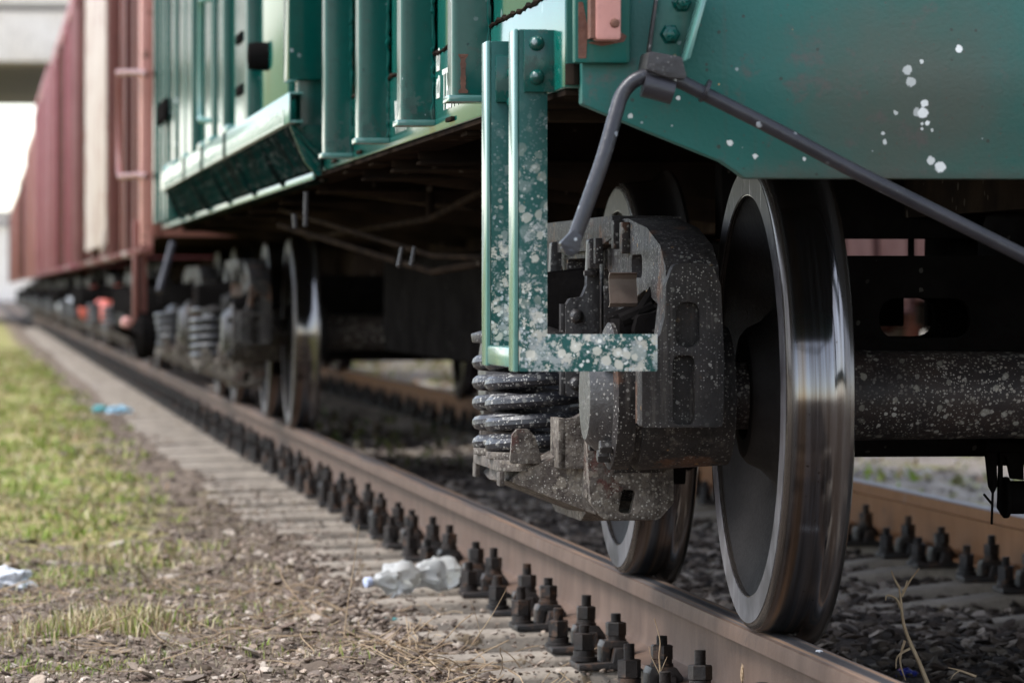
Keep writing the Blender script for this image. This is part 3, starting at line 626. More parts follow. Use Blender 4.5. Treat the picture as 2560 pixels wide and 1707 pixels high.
    MB().prism('Y', rounded(xzY([(1398, 608), (1430, 575), (1452, 590), (1447, 626), (1428, 642), (1412, 636)], 8.02), .004), 8.004, 8.034).build('lever_toe', 'lever', lv, .006)
    kn = rounded(xzY([(1618, 130), (1700, 145), (1712, 200), (1665, 196), (1610, 176)], 8.06), .006)
    MB().prism('Y', kn, 8.035, 8.138).build('lever_clamp', 'steel_plain', b, .004)
    # step bracket: two angle-iron legs, mounting plates, foot tread between them
    SX = .979
    def leg(y, front):
        zt, zb = atY(1310, 74 if front else 70, 8.4).z, .5415 if front else .545
        m = MB(); XF = 1.033
        if front:
            o = rounded([(SX + .002, zt), (SX + .002, zb), (1.236, zb), (1.236, .6095), (XF, .6095), (XF, zt)], [.002, .003, .003, .003, .001, .002])
            m.prism('Y', o, y, y + .009)
        else:
            m.prism('Y', [(SX + .002, zt), (SX + .002, zb), (1.2, zb), (1.2, .6), (1.034, .6), (1.034, zt)], y, y + .009)
        s = P(m, 'step_leg', 'green_step', .0018)
        MB().box(SX - .007, SX + .0015, y + .001, y + .088, zb - .001, zt + .001).build('leg_flange', 'green_trim', s, .003)
        pl = MB().box(SX + .01, 1.066, y - .0095, y - .0004, 1.050, 1.1635) if front else MB().box(SX + .01, 1.06, y - .0095, y - .0004, 1.05, 1.14)
        pm = pl.build('mount_plate', 'green_rib', s, .002)
        rv = MB()
        for z in ((1.139, 1.077) if front else (1.106, 1.05)):
            X = 1.0125 if front else 1.024
            rv.lathe('Y', (X, y - .0098, z), [(-.0135, .001), (-.0125, .006), (-.009, .0105), (-.004, .0135), (0, .0145)], 20)
        rv.each('rivet', 'green_rib', s)
        return s
    leg(8.40, True); leg(8.86, False)
    P(MB().box(SX - .006, 1.20, 8.492, 8.858, .547, .584).box(SX - .006, 1.0, 8.412, 8.490, .555, .576), 'step_tread', 'green_trim', .004)
    # lettering on the sill sheet
    def text(body, y, z, size, rot90=False):
        c = bpy.data.curves.new('t', 'FONT'); c.body = body; c.size = size; c.extrude = .0006
        o = bpy.data.objects.new('t', c); COL.objects.link(o)
        me = bpy.data.meshes.new_from_object(o.evaluated_get(bpy.context.evaluated_depsgraph_get())); bpy.data.objects.remove(o)
        mt = Matrix(((0, 0, -1, XW - .0072), (-1, 0, 0, y), (0, 1, 0, z), (0, 0, 0, 1)))
        if rot90: mt = mt @ Matrix.Rotation(R(90), 4, 'Z')
        me.transform(Matrix.Translation((-TX, -17.1, 0)) @ mt); me.materials.clear(); me.materials.append(M['letter'])
        o = put('lettering', me, W, (TX, 17.1, 0)); return o
    text('TEST A', 10.42, 1.094, .135); text('WITH', 11.62, 1.082, .12); text('BB', 10.48, 1.118, .11, True)
    for y in (10.15, 12.6, 13.5): PE(MB().box(XW - .016, XW - .0065, y, y + .12, 1.062, 1.072).box(XW + .02, XW + .07, y, y + .14, 1.030, 1.040), 'tag_holder', 'under', .002)
    bogie(W, BY); bogie(W, 24.13)
    # hanging brake rigging at the right of the near bogie
    yb = 9.86
    h = MB().prism('Y', xzY([(2465, 1130), (2492, 1130), (2494, 1215), (2484, 1235), (2474, 1215)], yb), yb, yb + .02)
    h.prism('Y', xzY([(2500, 1130), (2560, 1130), (2560, 1200), (2528, 1196), (2516, 1140), (2508, 1140), (2508, 1290), (2496, 1270)], yb), yb, yb + .02)
    c = atY(2520, 1243, yb); h.lathe('X', c, [(-.012, .03), (-.010, .045), (0, .045), (.002, .036), (.10, .036)], 24)
    h.tube([atY(2483, 1200, yb - .01), atY(2479, 1310, yb - .01)], .0032, 6); h.tube([atY(2459, 1234, yb - .01), atY(2482, 1262, yb - .01)], .0032, 6)
    h.tube([atY(2560, 1130, yb + .1), atY(2470, 1130, yb + .1)], .03, 8)
    P(h, 'brake_hanger', 'black', .002)
    P(MB().box(1.75, 3.0, 10.85, 10.95, .812, 1.0), 'gear_beam', 'black', .004)
    P(MB().box(2.33, 2.62, 11.0, 11.3, .70, .90).box(2.225, 2.237, 10.96, 10.99, .70, .84), 'gear_box', 'black', .004)
    P(MB().box(1.75, 2.30, 11.4, 11.45, .60, .765).box(2.36, 3.0, 11.4, 11.45, .60, .765), 'gear_plate', 'black', .004)
    # coupler and buffer beam parts at the centre, outside the frame
    P(MB().box(TX - .1, TX + .1, 7.6, 8.4, .93, 1.09).box(TX - .16, TX + .16, 7.45, 7.62, .86, 1.16), 'coupler', 'black', .02)
green_wagon()

# ------------------------------------------------------------------ the red wagons behind
def box_wagon(name, y0, y1, xw, zt, mat, label, group, trim=None, bog=(2.2, 2.2), colour=None, tx=TX, ribs=1.35, cream=None, zb=1.0, roofed=False):
    W = thing(name, (tx, (y0 + y1) / 2, 0), label, 'freight wagon', group)
    xe = 2 * TX - xw; dx = tx - TX
    def P(mb, nm, mt, bevel=0., par=None):
        if dx: mb.v = [(a + dx, b, c) for a, b, c in mb.v]
        return mb.build(nm, mt, par or W, bevel)
    zt2 = zt
    P(MB().box(xw, xw + .05, y0, y1, zb, zt2), 'side_wall', mat, .006); P(MB().box(xe - .05, xe, y0, y1, zb, zt2), 'side_wall', mat, .006)
    P(MB().box(xw + .051, xe - .051, y0, y0 + .05, zb, zt2), 'end_wall', mat, .006); P(MB().box(xw + .051, xe - .051, y1 - .05, y1, zb, zt2), 'end_wall', mat, .006)
    P(MB().box(xw + .051, xe - .051, y0 + .051, y1 - .051, zb, zb + .1), 'floor_pan', 'under')
    P(MB().box(xw - .07, xw + .001, y0 - .02, y1 + .02, zt - .14, zt + .02), 'top_rail', mat, .01)
    y = y0 + .05; k = 0
    alt = {'red_box': ['red_box', 'red_dull', 'red_dark', 'red_pinkish'], 'rose': ['rose', 'red_pinkish', 'rose', 'red_dull'], 'orange_red': ['orange_red', 'red_box', 'orange_red', 'red_pinkish']}.get(mat, [mat] * 4)
    while y < y1 - .15:
        dp = random.choice((.03, .05, .075, .095)); wd = random.choice((.10, .13, .3))
        P(MB().box(xw - dp, xw - .0005, y, y + wd, zb - .06, zt - .141), 'side_rib', trim if trim and k == 0 else random.choice(alt), .012)
        P(MB().box(xw - .095, xw - .001, y - .02, y + .15, zb - .10, zb - .061), 'rib_foot', 'cream' if k % 4 == 2 else mat, .006)
        y += ribs * random.choice((.7, 1., 1.4)); k += 1
    P(MB().box(TX - .2, TX + .2, y0 + .05, y1 - .05, zb - .28, zb - .001), 'centre_sill', 'under')
    P(MB().box(xw + .1, xe - .1, y0 + 4.5, y1 - 4.5, .5, zb - .29), 'underfloor_gear', 'black', .02)
    if cream: P(MB().box(xw - .10, xw - .086, cream[0], cream[1], zb + .02, zt - .15).box(xw - .12, xw - .099, cream[0] + .2, cream[0] + .5, zb - .03, zb + .12), 'cream_panel', 'cream', .004)
    if tx == TX:
        bogie(W, y0 + bog[0], colour); bogie(W, y1 - bog[1], colour)
    else:
        for cy in (y0 + bog[0], y1 - bog[1]):
            for name_, me, subs in BOGIE:
                if name_ in ('wheel', 'side_frame', 'axle', 'bolster'):
                    o = put(name_, me, W, (tx, cy, 0))
                    if name_ in ('side_frame', 'bolster'): o.material_slots[0].link = 'OBJECT'; o.material_slots[0].material = M['red_box']
                    for sn, sm in subs:
                        if sn in ('tyre', 'jaw_leg', 'belly'): put(sn, sm, o, (tx, cy, 0))
    return W, P
G1 = 'wagons of the standing train'
W, P = box_wagon('gondola_wagon', 27.0, 43.4, 1.02, 3.75, 'red_box', 'brown red wagon with cream panel, coupled directly behind the green wagon', G1, 'pink', cream=(33.6, 40.0), bog=(2.1, 2.1))
# ladder frame, hanging post and hose of the first red wagon
lx = .93
P(MB().tube(smooth_path([atX(368, 186, lx), atX(345, 182, .90), atX(300, 184, .86), atX(297, 200, .86), atX(298, 420, .86), atX(312, 440, .86), atX(345, 438, .9), atX(368, 442, lx)], 5), .018, 8), 'grab_rail', 'red_box')
p = atY(361, 545, 27.4)
P(MB().box(.905, .935, 27.25, 27.33, p.z - .62, 1.10).box(.936, .99, 27.3, 27.33, p.z - .62, 1.10), 'step_post', 'red_box', .006)
P(MB().lathe('X', (.90, 27.3, .42), [(0, .02), (.02, .11), (.06, .14), (.13, .12), (.15, .02)], 20).tube([(.92, 27.25, .42), (.8, 27.0, .47)], .02, 8), 'brake_pod', 'black')
P(MB().lathe('Y', (.865, 27.1, .50), [(0, .002), (.01, .028), (.03, .035), (.05, .028), (.06, .002)], 14), 'lamp_knob', 'pink')
P(MB().tube([atY(432, 608, 26.6), atY(398, 730, 26.4)], .022, 8), 'brake_hose', 'lever')
specs = [('gondola_wagon', 45.0, 59.0, 1.0, 3.6, 'rose', 'rose red wagon with coral red axle boxes, second red one behind the green', {'axle_box': 'coral', 'box_cover': 'coral', 'jaw_leg': 'coral'}),
         ('gondola_wagon', 60.5, 74.5, .98, 3.6, 'rose', 'rose red wagon third behind the green one, with pale axle box covers', {'box_cover': 'paper'}),
         ('gondola_wagon', 76.0, 90.0, 1.0, 3.35, 'orange_red', 'orange red lower wagon just left of the tall rose red ones', None),
         ('gondola_wagon', 91.5, 105.5, 1.0, 3.1, 'red_box', 'low brownish wagon near the far end, silhouetted on white sky', None),
         ('gondola_wagon', 107.0, 121.0, 1.0, 2.95, 'orange_red', 'last but one orange wagon of the train, deep blur at the left edge', None),
         ('gondola_wagon', 122.5, 136.5, 1.0, 2.95, 'red_box', 'farthest brownish wagon, the small blurred tail of the train', None)]
for nm, a, b, x, z, mt, lb, co in specs: box_wagon(nm, a, b, x, z, mt, lb, G1, bog=(2.1, 2.1), colour=co)
for i, (a, lb) in enumerate(((24.0, 'pinkish red wagon on the next track, glimpsed above the dark bolster'), (39.0, 'red wagon on the next track glimpsed through the bolster hole'), (54.0, 'reddish wagon on the next track, third back, low between the bogies'), (69.0, 'far reddish wagon on the next track, seen as a red spot under the train'))):
    box_wagon('parked_wagon', a, a + 14, 1.0, 3.6, 'pale_rose' if i % 2 == 0 else 'red_box', lb, 'wagons on the next track', tx=8.2, bog=(2.1, 2.1), zb=.62)

# ------------------------------------------------------------------ rails, sleepers, fastenings
LX, RX = 1.594, 3.186
prof = [(-.0365, -.014), (-.0345, -.004), (-.026, -.0008), (0, 0), (.026, -.0008), (.0345, -.004), (.0365, -.014), (.0375, -.036), (.010, -.046), (.009, -.07), (.009, -.135), (.014, -.152), (.030, -.162), (.074, -.170), (.075, -.180)]
prof = prof + [(-a, b) for a, b in reversed(prof[7:])]
# material tests the local height: the running surface sits above -.0025
def rail(x, mat, label, name='rail', y0=-30, y1=260, dx=0):
    m = MB().prism('Y', prof, y0, y1); o = m.build(name, mat, None, 0, org=(0, 0, 0), sharp=35)
    o.location = (x, 0, 0); return tag(o, label, 'rail')
rail(LX, 'rail', 'rusty near rail on which the sharp near wheel stands'); rail(RX, 'rail_far', 'orange brown rail on the far side under the wagons')
rail(8.2 - .796, 'rail_far', 'nearer rail of the next track beyond the train', y0=5); rail(8.2 + .796, 'rail_far', 'outer rail of the next track beyond the train', y0=5)

def sleeper_mesh():
    xs = [-1.36, -1.2, -.95, -.62, -.3, 0, .3, .62, .95, 1.2, 1.36]; zt = [-.212, -.207, -.2, -.2, -.235, -.24, -.235, -.2, -.2, -.207, -.212]
    V = []; F = []
    for x, z in zip(xs, zt):
        V += [(x, -.14, -.42), (x, -.088, z - .012), (x, -.074, z), (x, .074, z), (x, .088, z - .012), (x, .14, -.42)]
    n = len(xs)
    for i in range(n - 1):
        for k in range(6): F.append((i * 6 + k, i * 6 + (k + 1) % 6, (i + 1) * 6 + (k + 1) % 6, (i + 1) * 6 + k))
    F.append(tuple(range(6))); F.append(tuple((n - 1) * 6 + k for k in reversed(range(6))))
    return MB().add(V, F).mesh('sleeper', 'conc', (0, 0, 0), .004, ang=20, sharp=25)
SM = sleeper_mesh()
def thread(mb, x, y, z0, z1, r):
    p = [(z0, r * .7)]; z = z0
    while z < z1 - .002: p += [(z, r), (z + .0012, r), (z + .0022, r * .86)]; z += .0028
    p += [(z1 - .001, r), (z1, r * .85)]; return mb.lathe('Z', (x, y, 0), p, 14)
def fast_meshes():
    out = []; ro = lambda: random.uniform(0, 1.05); dz = lambda: random.uniform(-.012, .006)
    b = MB().prism('Y', rounded([(-.195, -.2), (.195, -.2), (.195, -.187), (.115, -.183), (.108, -.150), (.082, -.150), (.079, -.182), (-.079, -.182), (-.082, -.150), (-.108, -.150), (-.115, -.183), (-.195, -.187)], 0), -.08, .08)
    out.append(('base_plate', b.mesh('base_plate', 'fast', (0, 0, 0), .004)))
    for s in (-1, 1):
        c = MB().prism('Y', rounded([(s * .062, -.170), (s * .058, -.158), (s * .074, -.136), (s * .128, -.136), (s * .134, -.15), (s * .134, -.186), (s * .118, -.186), (s * .114, -.152), (s * .082, -.152), (s * .076, -.170)], .003), -.042, .042)
        out.append(('clamp', c.mesh('clamp', 'fast', (0, 0, 0), .004)))
        t = MB().lathe('Z', (s * .097, 0, 0), [(-.137, .026), (-.128, .026), (-.127, .023), (-.119, .023)], 20).lathe('Z', (s * .097, 0, 0), [(-.1185, .024), (-.117, .0255), (-.089, .0255), (-.087, .022)], 6, a0=ro())
        thread(t, s * .097, 0, -.088, -.058 + dz(), .0125); out.append(('clamp_bolt', t.mesh('clamp_bolt', 'fast', (0, 0, 0), 0)))
        t = MB().lathe('Z', (s * .172, 0, 0), [(-.187, .032), (-.178, .032), (-.177, .026), (-.163, .026)], 20).lathe('Z', (s * .172, 0, 0), [(-.1625, .024), (-.161, .026), (-.124, .026), (-.122, .022)], 6, a0=ro())
        thread(t, s * .172, 0, -.123, -.094 + dz(), .0125); out.append(('anchor_bolt', t.mesh('anchor_bolt', 'fast', (0, 0, 0), 0)))
    return out
FMV = [fast_meshes() for _ in range(5)]; FM = FMV[0]
FJ = bpy.data.meshes.new('rail_fastening'); _b = bmesh.new()
for _, me in FM: _b.from_mesh(me)
_b.to_mesh(FJ); _b.free(); FJ.materials.append(M['fast'])
ys = []; c = 9.815 - 1.29 * 3
while c < 110: ys += [c - .262, c + .262]; c += 1.29
ORD = ['first', 'second', 'third', 'fourth', 'fifth', 'sixth', 'seventh', 'eighth', 'ninth', 'tenth']
vis = [y for y in ys if y > 8.9]
for y in ys:
    if y < 7.4: continue
    jy = random.uniform(-.02, .02); s = put('sleeper', SM, None, (TX + random.uniform(-.03, .03), y + jy, random.uniform(-.002, 0)))
    s.rotation_euler = (0, random.uniform(-.002, .002), random.uniform(-.008, .008))
    k = vis.index(y) if y in vis else -1
    side = 'under the rails'
    if 1 <= k <= 10: tag(s, 'pale concrete sleeper half buried in dirt, %s one counted from the near end' % ORD[k - 1], 'sleeper', 'concrete sleepers')
    else: tag(s, 'pale concrete sleeper of the blurred row running on down the line', 'sleeper', 'concrete sleepers')
    for x, near in ((LX, True), (RX, False)):
        if not near and (y < 12 or y > 42): continue
        nm = 'near rail' if near else 'far rail'
        if near and 1 <= k <= 10: lb = 'dark bolted fastening on the near rail, %s one from the near end' % ORD[k - 1]
        elif not near and 13.7 < y < 16.5: lb = 'dark bolted fastening on far rail, %s one right of the sharp wheel' % ORD[min(9, int((16.5 - y) / .6))]
        elif near: lb = 'dark fastening of the blurred row along the near rail'
        else: lb = 'dark fastening of the blurred row along the far rail'
        if y < 34:
            t = thing('rail_fastening', (x, y + jy, 0), lb, 'rail fastening', 'bolted fastenings along the ' + nm)
            t.rotation_euler = (0, 0, random.uniform(-.05, .05))
            for pn, me in random.choice(FMV):
                if not near and y > 24 and pn == 'anchor_bolt': continue
                o = put(pn, me, t, (x, y + jy, 0))
                if 'bolt' in pn:
                    o.location = (random.uniform(-.003, .003), random.uniform(-.006, .006), random.uniform(-.006, .004)); o.rotation_euler = (random.uniform(-.03, .03), random.uniform(-.02, .02), 0)
        else:
            o = put('rail_fastening', FJ, None, (x, y + jy, 0)); tag(o, lb, 'rail fastening', 'bolted fastenings along the ' + nm)

# ------------------------------------------------------------------ ground
def gz(x, y):
    """height of the soil"""
    x = np.asarray(x, float); y = np.asarray(y, float)
    b = np.interp(x, [-30, -2, .6, 1.0, 1.22, 1.34, 1.5, 1.7, 2.39, 3.1, 3.3, 3.5, 4.2, 5.5, 30], [-.30, -.24, -.220, -.214, -.248, -.278, -.285, -.250, -.243, -.250, -.262, -.245, -.24, -.35, -.40])
    w = .016 * np.sin(x * 9 + 1.3 * np.sin(y * 3.1)) * np.sin(y * 5.3 + 2 * np.sin(x * 4)) + .010 * np.sin(x * 23 + y * 17) * np.sin(y * 29 - x * 11) + .02 * np.sin(y * 1.1 + x * 2.0) * np.sin(x * 1.7 + .4)
    return b + w * np.interp(x, [0, 1.1, 1.4, 3.4, 4], [1, .8, .5, .5, 1.3])
def fastmesh(name, V, F, mat, colors=None, smooth=False, sides=3):
    me = bpy.data.meshes.new(name); V = np.asarray(V, np.float32); F = np.asarray(F, np.int32)
    me.vertices.add(len(V)); me.vertices.foreach_set('co', V.ravel()); me.loops.add(F.size); me.loops.foreach_set('vertex_index', F.ravel())
    me.polygons.add(len(F)); me.polygons.foreach_set('loop_start', np.arange(0, F.size, F.shape[1], dtype=np.int32))
    me.polygons.foreach_set('use_smooth', np.full(len(F), smooth))
    me.update(calc_edges=True)
    if colors is not None:
        a = me.color_attributes.new('Col', 'FLOAT_COLOR', 'POINT'); c = np.ones((len(V), 4), np.float32); c[:, :3] = colors; a.data.foreach_set('color', c.ravel())
    me.materials.append(M[mat]); return me
def geo(a, b, k, g): return list(a + (b - a) * (np.linspace(0, 1, k) ** g))
gx = sorted(set([round(v, 4) for v in list(np.arange(-.6, 4.6, .03)) + geo(4.6, 900, 26, 3) + [-v for v in geo(.6, 900, 26, 3)]]))
gy = sorted(set([round(v, 4) for v in list(np.arange(7, 26, .05)) + geo(26, 1500, 60, 2.6) + [7 - v for v in geo(0, 60, 12, 2)]]))
X, Y = np.meshgrid(gx, gy); Z = gz(X, Y); nx, ny = len(gx), len(gy)
far = np.clip((np.abs(X - 2) + Y - 120) / 200, 0, 1); Z = Z * (1 - far) - .3 * far
idx = np.arange(nx * ny).reshape(ny, nx)
F = np.stack([idx[:-1, :-1], idx[:-1, 1:], idx[1:, 1:], idx[1:, :-1]], -1).reshape(-1, 4)
g = put('ground', fastmesh('ground', np.stack([X, Y, Z], -1).reshape(-1, 3), F, 'ground', None, True)); tag(g, 'brown soil with gravel beside and under the track', None, None, 'structure')

# stones
def rocks(K=16, sub=1):
    out = []
    for k in range(K):
        bm = bmesh.new(); bmesh.ops.create_icosphere(bm, subdivisions=sub, radius=1); V = np.array([v.co[:] for v in bm.verts]); Fc = np.array([[v.index for v in f.verts] for f in bm.faces]); bm.free()
        for c in range(13):
            d = rng.normal(size=3); d /= np.linalg.norm(d); h = rng.uniform(.30, .68); t = V @ d; V = V - np.outer(np.clip(t - h, 0, None), d)
        V *= np.array([rng.uniform(.8, 1.3), rng.uniform(.7, 1.1), rng.uniform(.45, .85)]); out.append((V, Fc))
    return out
RK = rocks(16, 2); RKS = rocks(12, 1)
def scatter(name, n, fx, fy, fs, cols, label, lib=RK, lift=.25, zf=gz, keep=None, flat=.6, gain=1.):
    x = fx(n); y = fy(n); s = fs(n)
    if keep is not None: k = keep(x, y); x, y, s = x[k], y[k], s[k]; n = len(x)
    z = zf(x, y) + s * lift; VV = []; FF = []; CC = []; o = 0
    ks = rng.integers(0, len(lib), n); ci = rng.integers(0, len(cols), n); cols = np.array(cols)
    for i in range(n):
        V, Fc = lib[ks[i]]; a = rng.uniform(0, 6.283); t = rng.normal(0, .3, 2); ca, sa = math.cos(a), math.sin(a)
        Rz = np.array([[ca, -sa, 0], [sa, ca, 0], [0, 0, 1]]); ct, st = math.cos(t[0]), math.sin(t[0]); Rx = np.array([[1, 0, 0], [0, ct, -st], [0, st, ct]])
        ct, st = math.cos(t[1]), math.sin(t[1]); Ry = np.array([[ct, 0, st], [0, 1, 0], [-st, 0, ct]])
        VV.append((V * (1, 1, flat)) @ (Rx @ Ry @ Rz).T * s[i] + (x[i], y[i], z[i])); FF.append(Fc + o); o += len(V)
        CC.append(np.repeat((cols[ci[i]] * gain * rng.uniform(.7, 1.25))[None], len(V), 0))
    ob = put(name, fastmesh(name, np.concatenate(VV), np.concatenate(FF), 'stone', np.concatenate(CC))); return tag(ob, label, None, None, 'stuff')
U = lambda a, b: (lambda n: rng.uniform(a, b, n))
LS = lambda a, b: (lambda n: np.exp(rng.uniform(math.log(a), math.log(b), n)))
PALE = [(.15, .112, .084), (.22, .17, .13), (.105, .077, .06), (.32, .265, .215), (.13, .098, .077), (.085, .058, .043), (.19, .14, .105)]
DARK = [(.055, .040, .031), (.09, .067, .052), (.035, .026, .021), (.17, .135, .108), (.068, .048, .037), (.30, .25, .21), (.045, .033, .027), (.13, .10, .08)]
on_sleeper = lambda y: np.min(np.abs(y[:, None] - np.array(ys)[None]), 1) < .10
scatter('gravel', 15000, U(-.25, 1.3), lambda n: 10.2 + 6.5 * rng.random(n) ** 1.25, LS(.005, .020), PALE, 'brown and grey gravel in the left foreground', RKS, flat=.6, gain=1.45)
scatter('gravel', 620, U(-.2, 1.3), lambda n: 10.4 + 7 * rng.random(n) ** 1.3, LS(.016, .045), PALE, 'larger flat stones lying in the left foreground gravel', RK, flat=.45, lift=.15, gain=1.4)
scatter('gravel', 2200, U(.45, 1.16), U(16, 34), LS(.008, .03), PALE[:2] + PALE[4:], 'gravel strip between grass and sleeper ends', RKS)
scatter('ballast', 12500, lambda n: rng.uniform(1.28, 3.5, n), U(9.2, 17), LS(.014, .036), DARK, 'dark angular ballast stones under the near wagon', RK, lift=.45, keep=lambda x, y: ~((on_sleeper(y)) & (rng.random(len(y)) < np.where((x > 1.75) & (x < 3.03), .35, .84))) & (np.abs(x - LX) > .1) & (np.abs(x - RX) > .1))
scatter('ballast', 7000, lambda n: rng.uniform(1.25, 3.6, n), lambda n: 17 + 30 * rng.random(n) ** 1.5, LS(.018, .042), DARK, 'blurred ballast stones farther along the track', RKS, lift=.45, keep=lambda x, y: ~((on_sleeper(y)) & (rng.random(len(y)) < np.where((x > 1.75) & (x < 3.03), .35, .84))) & (np.abs(x - LX) > .1) & (np.abs(x - RX) > .1))
scatter('gravel', 6500, U(3.5, 7.2), U(12, 48), LS(.02, .06), [(.42, .37, .33), (.5, .45, .40), (.30, .26, .22), (.36, .34, .20), (.2, .17, .15)], 'pale gravel bank beyond the far rail', RKS)

scatter('gravel', 1500, lambda n: 1.06 + .42 * rng.random(n) ** 1.6, lambda n: 9.6 + 12 * rng.random(n) ** 1.4, LS(.004, .019), PALE, 'grit and small stones strewn over the sleeper ends', RKS, zf=lambda x, y: np.full(len(x), -.205), gain=1.1)
scatter('gravel', 3000, lambda n: 1.02 + .24 * rng.random(n) ** 1.5, lambda n: 10 + 8 * rng.random(n) ** 1.3, LS(.006, .030), PALE, 'rubble burying the left ends of the sleepers', RKS, zf=lambda x, y: -.208 - .03 * np.clip((x - 1.02) / .26, 0, 1), gain=1.1)
# grass
def gnoise(x, y, s): return np.array([noise.noise((a * s, b * s, 3.1)) for a, b in zip(x, y)])
def blades(name, x, y, h, cols, label, w=.0032, lean=1.0):
    n = len(x); z = gz(x, y); a = rng.uniform(0, 6.283, n); dx, dy = np.cos(a), np.sin(a); l = rng.uniform(.1, lean, n) * h; la = rng.uniform(0, 6.283, n); lx, ly = np.cos(la) * l, np.sin(la) * l
    w = w * rng.uniform(.6, 1.4, n) * np.clip(y / 14, 1, 3)
    P0 = np.stack([x - dx * w, y - dy * w, z - .01], 1); P1 = np.stack([x + dx * w, y + dy * w, z - .01], 1)
    P2 = np.stack([x - dx * w * .8 + lx * .35, y - dy * w * .8 + ly * .35, z + h * .55], 1); P3 = np.stack([x + dx * w * .8 + lx * .35, y + dy * w * .8 + ly * .35, z + h * .55], 1)
    P4 = np.stack([x + lx, y + ly, z + h * rng.uniform(.75, 1, n)], 1)
    V = np.stack([P0, P1, P2, P3, P4], 1).reshape(-1, 3); b = np.arange(n)[:, None] * 5
    Fc = np.concatenate([b + np.array([[0, 1, 3]]), b + np.array([[0, 3, 2]]), b + np.array([[2, 3, 4]])]).reshape(-1, 3)
    o = put(name, fastmesh(name, V, Fc, 'blade', np.repeat(cols, 5, 0))); return tag(o, label, None, None, 'stuff')
def colours(n, g):
    A = np.array([(.13, .19, .025), (.20, .25, .04), (.27, .28, .07)]); B = np.array([(.44, .35, .19), (.36, .27, .15), (.52, .44, .28), (.28, .18, .11)])
    pick = rng.random(n) < g; return np.where(pick[:, None], A[rng.integers(0, 3, n)], B[rng.integers(0, 4, n)]) * rng.uniform(.75, 1.35, (n, 1))
n = 70000; x = rng.uniform(-.5, 1.05, n); y = 15.5 + 55 * rng.random(n) ** 1.35
q = gnoise(x, y, 2.2) + .6 * gnoise(x, y, 6); edge = .74 + .26 * q + np.interp(y, [16, 22, 40, 70], [-.12, .0, .0, -.1])
k = (x < edge + rng.normal(0, .05, n)) & (q > -.25 + np.where(y < 18.5, .3, 0) + rng.normal(0, .16, n)); x, y, q = x[k], y[k], q[k]
blades('grass', x, y, rng.uniform(.010, .034, len(x)) * (1 + .8 * (q > .35)), colours(len(x), np.clip(.42 + .9 * q, .08, .9)), 'green and straw coloured grass strip left of the track')
n = 26000; x = -rng.uniform(.5, 9, n); y = rng.uniform(9, 75, n)
blades('grass', x, y, rng.uniform(.03, .10, n), colours(n, np.full(n, .5)), 'patchy grass field away to the left', .006)
tx_, ty_, hh, gg = [], [], [], []
for cx, cy, r, m, h, g in [(.16, 12.0, .05, 160, .07, .35), (.30, 12.2, .06, 420, .085, .25), (.39, 12.15, .05, 320, .08, .3), (.46, 12.3, .05, 220, .065, .35), (.03, 11.75, .05, 170, .07, .2), (.12, 11.2, .06, 150, .03, .85), (.22, 11.25, .07, 170, .03, .8), (.36, 11.2, .06, 120, .025, .8), (.6, 12.3, .08, 130, .04, .5), (.75, 13.2, .1, 110, .04, .6), (.5, 14, .1, 200, .04, .8), (.30, 14.8, .12, 400, .05, .7), (.12, 14.5, .12, 350, .055, .7), (.6, 16, .12, 250, .05, .5), (.42, 15.8, .1, 300, .06, .15), (.9, 15, .1, 70, .04, .5), (.05, 13.4, .1, 160, .04, .6), (.68, 11.3, .05, 40, .025, .8), (.85, 11.2, .08, 50, .03, .5), (.55, 11.5, .1, 90, .03, .6), (.95, 11.9, .1, 50, .03, .6)]:
    tx_.append(rng.normal(cx, r, m)); ty_.append(rng.normal(cy, r * 1.8, m)); hh.append(rng.uniform(.4, 1.1, m) * h); gg.append(np.full(m, g))
x = np.concatenate(tx_); blades('grass', x, np.concatenate(ty_), np.concatenate(hh), colours(len(x), np.concatenate(gg)), 'sparse tufts of grass growing in the foreground gravel', .0017, .7)
n = 160; x = rng.uniform(2.0, 3.05, n); y = rng.uniform(24, 34, n); blades('grass', x, y, rng.uniform(.05, .12, n), colours(n, np.full(n, .7)) * .35, 'weeds growing between the rails farther back', .006)
n = 9000; x = rng.uniform(3.7, 7.1, n); y = rng.uniform(14, 70, n); k = gnoise(x, y, 1.1) > .12; x, y = x[k], y[k]
blades('grass', x, y, rng.uniform(.03, .08, len(x)), colours(len(x), np.full(len(x), .5)), 'thin grass on the gravel bank beyond the track', .008)

n = 15000; x = rng.uniform(-.2, 1.32, n); y = rng.uniform(10.3, 21, n)
blades('straw', x, y, rng.uniform(.008, .03, n), colours(n, np.full(n, .05)) * rng.choice([.25, .4, .6], (n, 1)), 'bits of dry straw lying all over the gravel', .0014, 3.2)
# dry twigs tangled over the near fastenings and gravel
tw = MB()
for i in range(460):
    if i < 190: x, y = rng.uniform(.95, 1.5), rng.uniform(9.4, 11.8)
    else: x, y = rng.uniform(.0, 1.35), rng.uniform(10.8, 14.5)
    z = float(gz(x, y)) + rng.uniform(.004, .03); a = rng.uniform(0, 6.28); l = rng.uniform(.06, .2); pts = [Vector((x, y, z))]; el = rng.uniform(-.05, .45)
    for k in range(5):
        a += rng.normal(0, .38); el += rng.normal(0, .25); pts.append(pts[-1] + Vector((math.cos(a), math.sin(a) * .8, math.sin(el) * .7)) * l / 5)
    pts = [Vector((p.x, p.y, max(p.z, float(gz(p.x, p.y)) + .003))) for p in pts]
    tw.tube(smooth_path(pts, 3), [.0013] * 15 + [.0006], 5)
tag(tw.build('dry_twigs', 'twig'), 'tangle of thin dry twigs over the near sleepers', None, None, 'stuff')
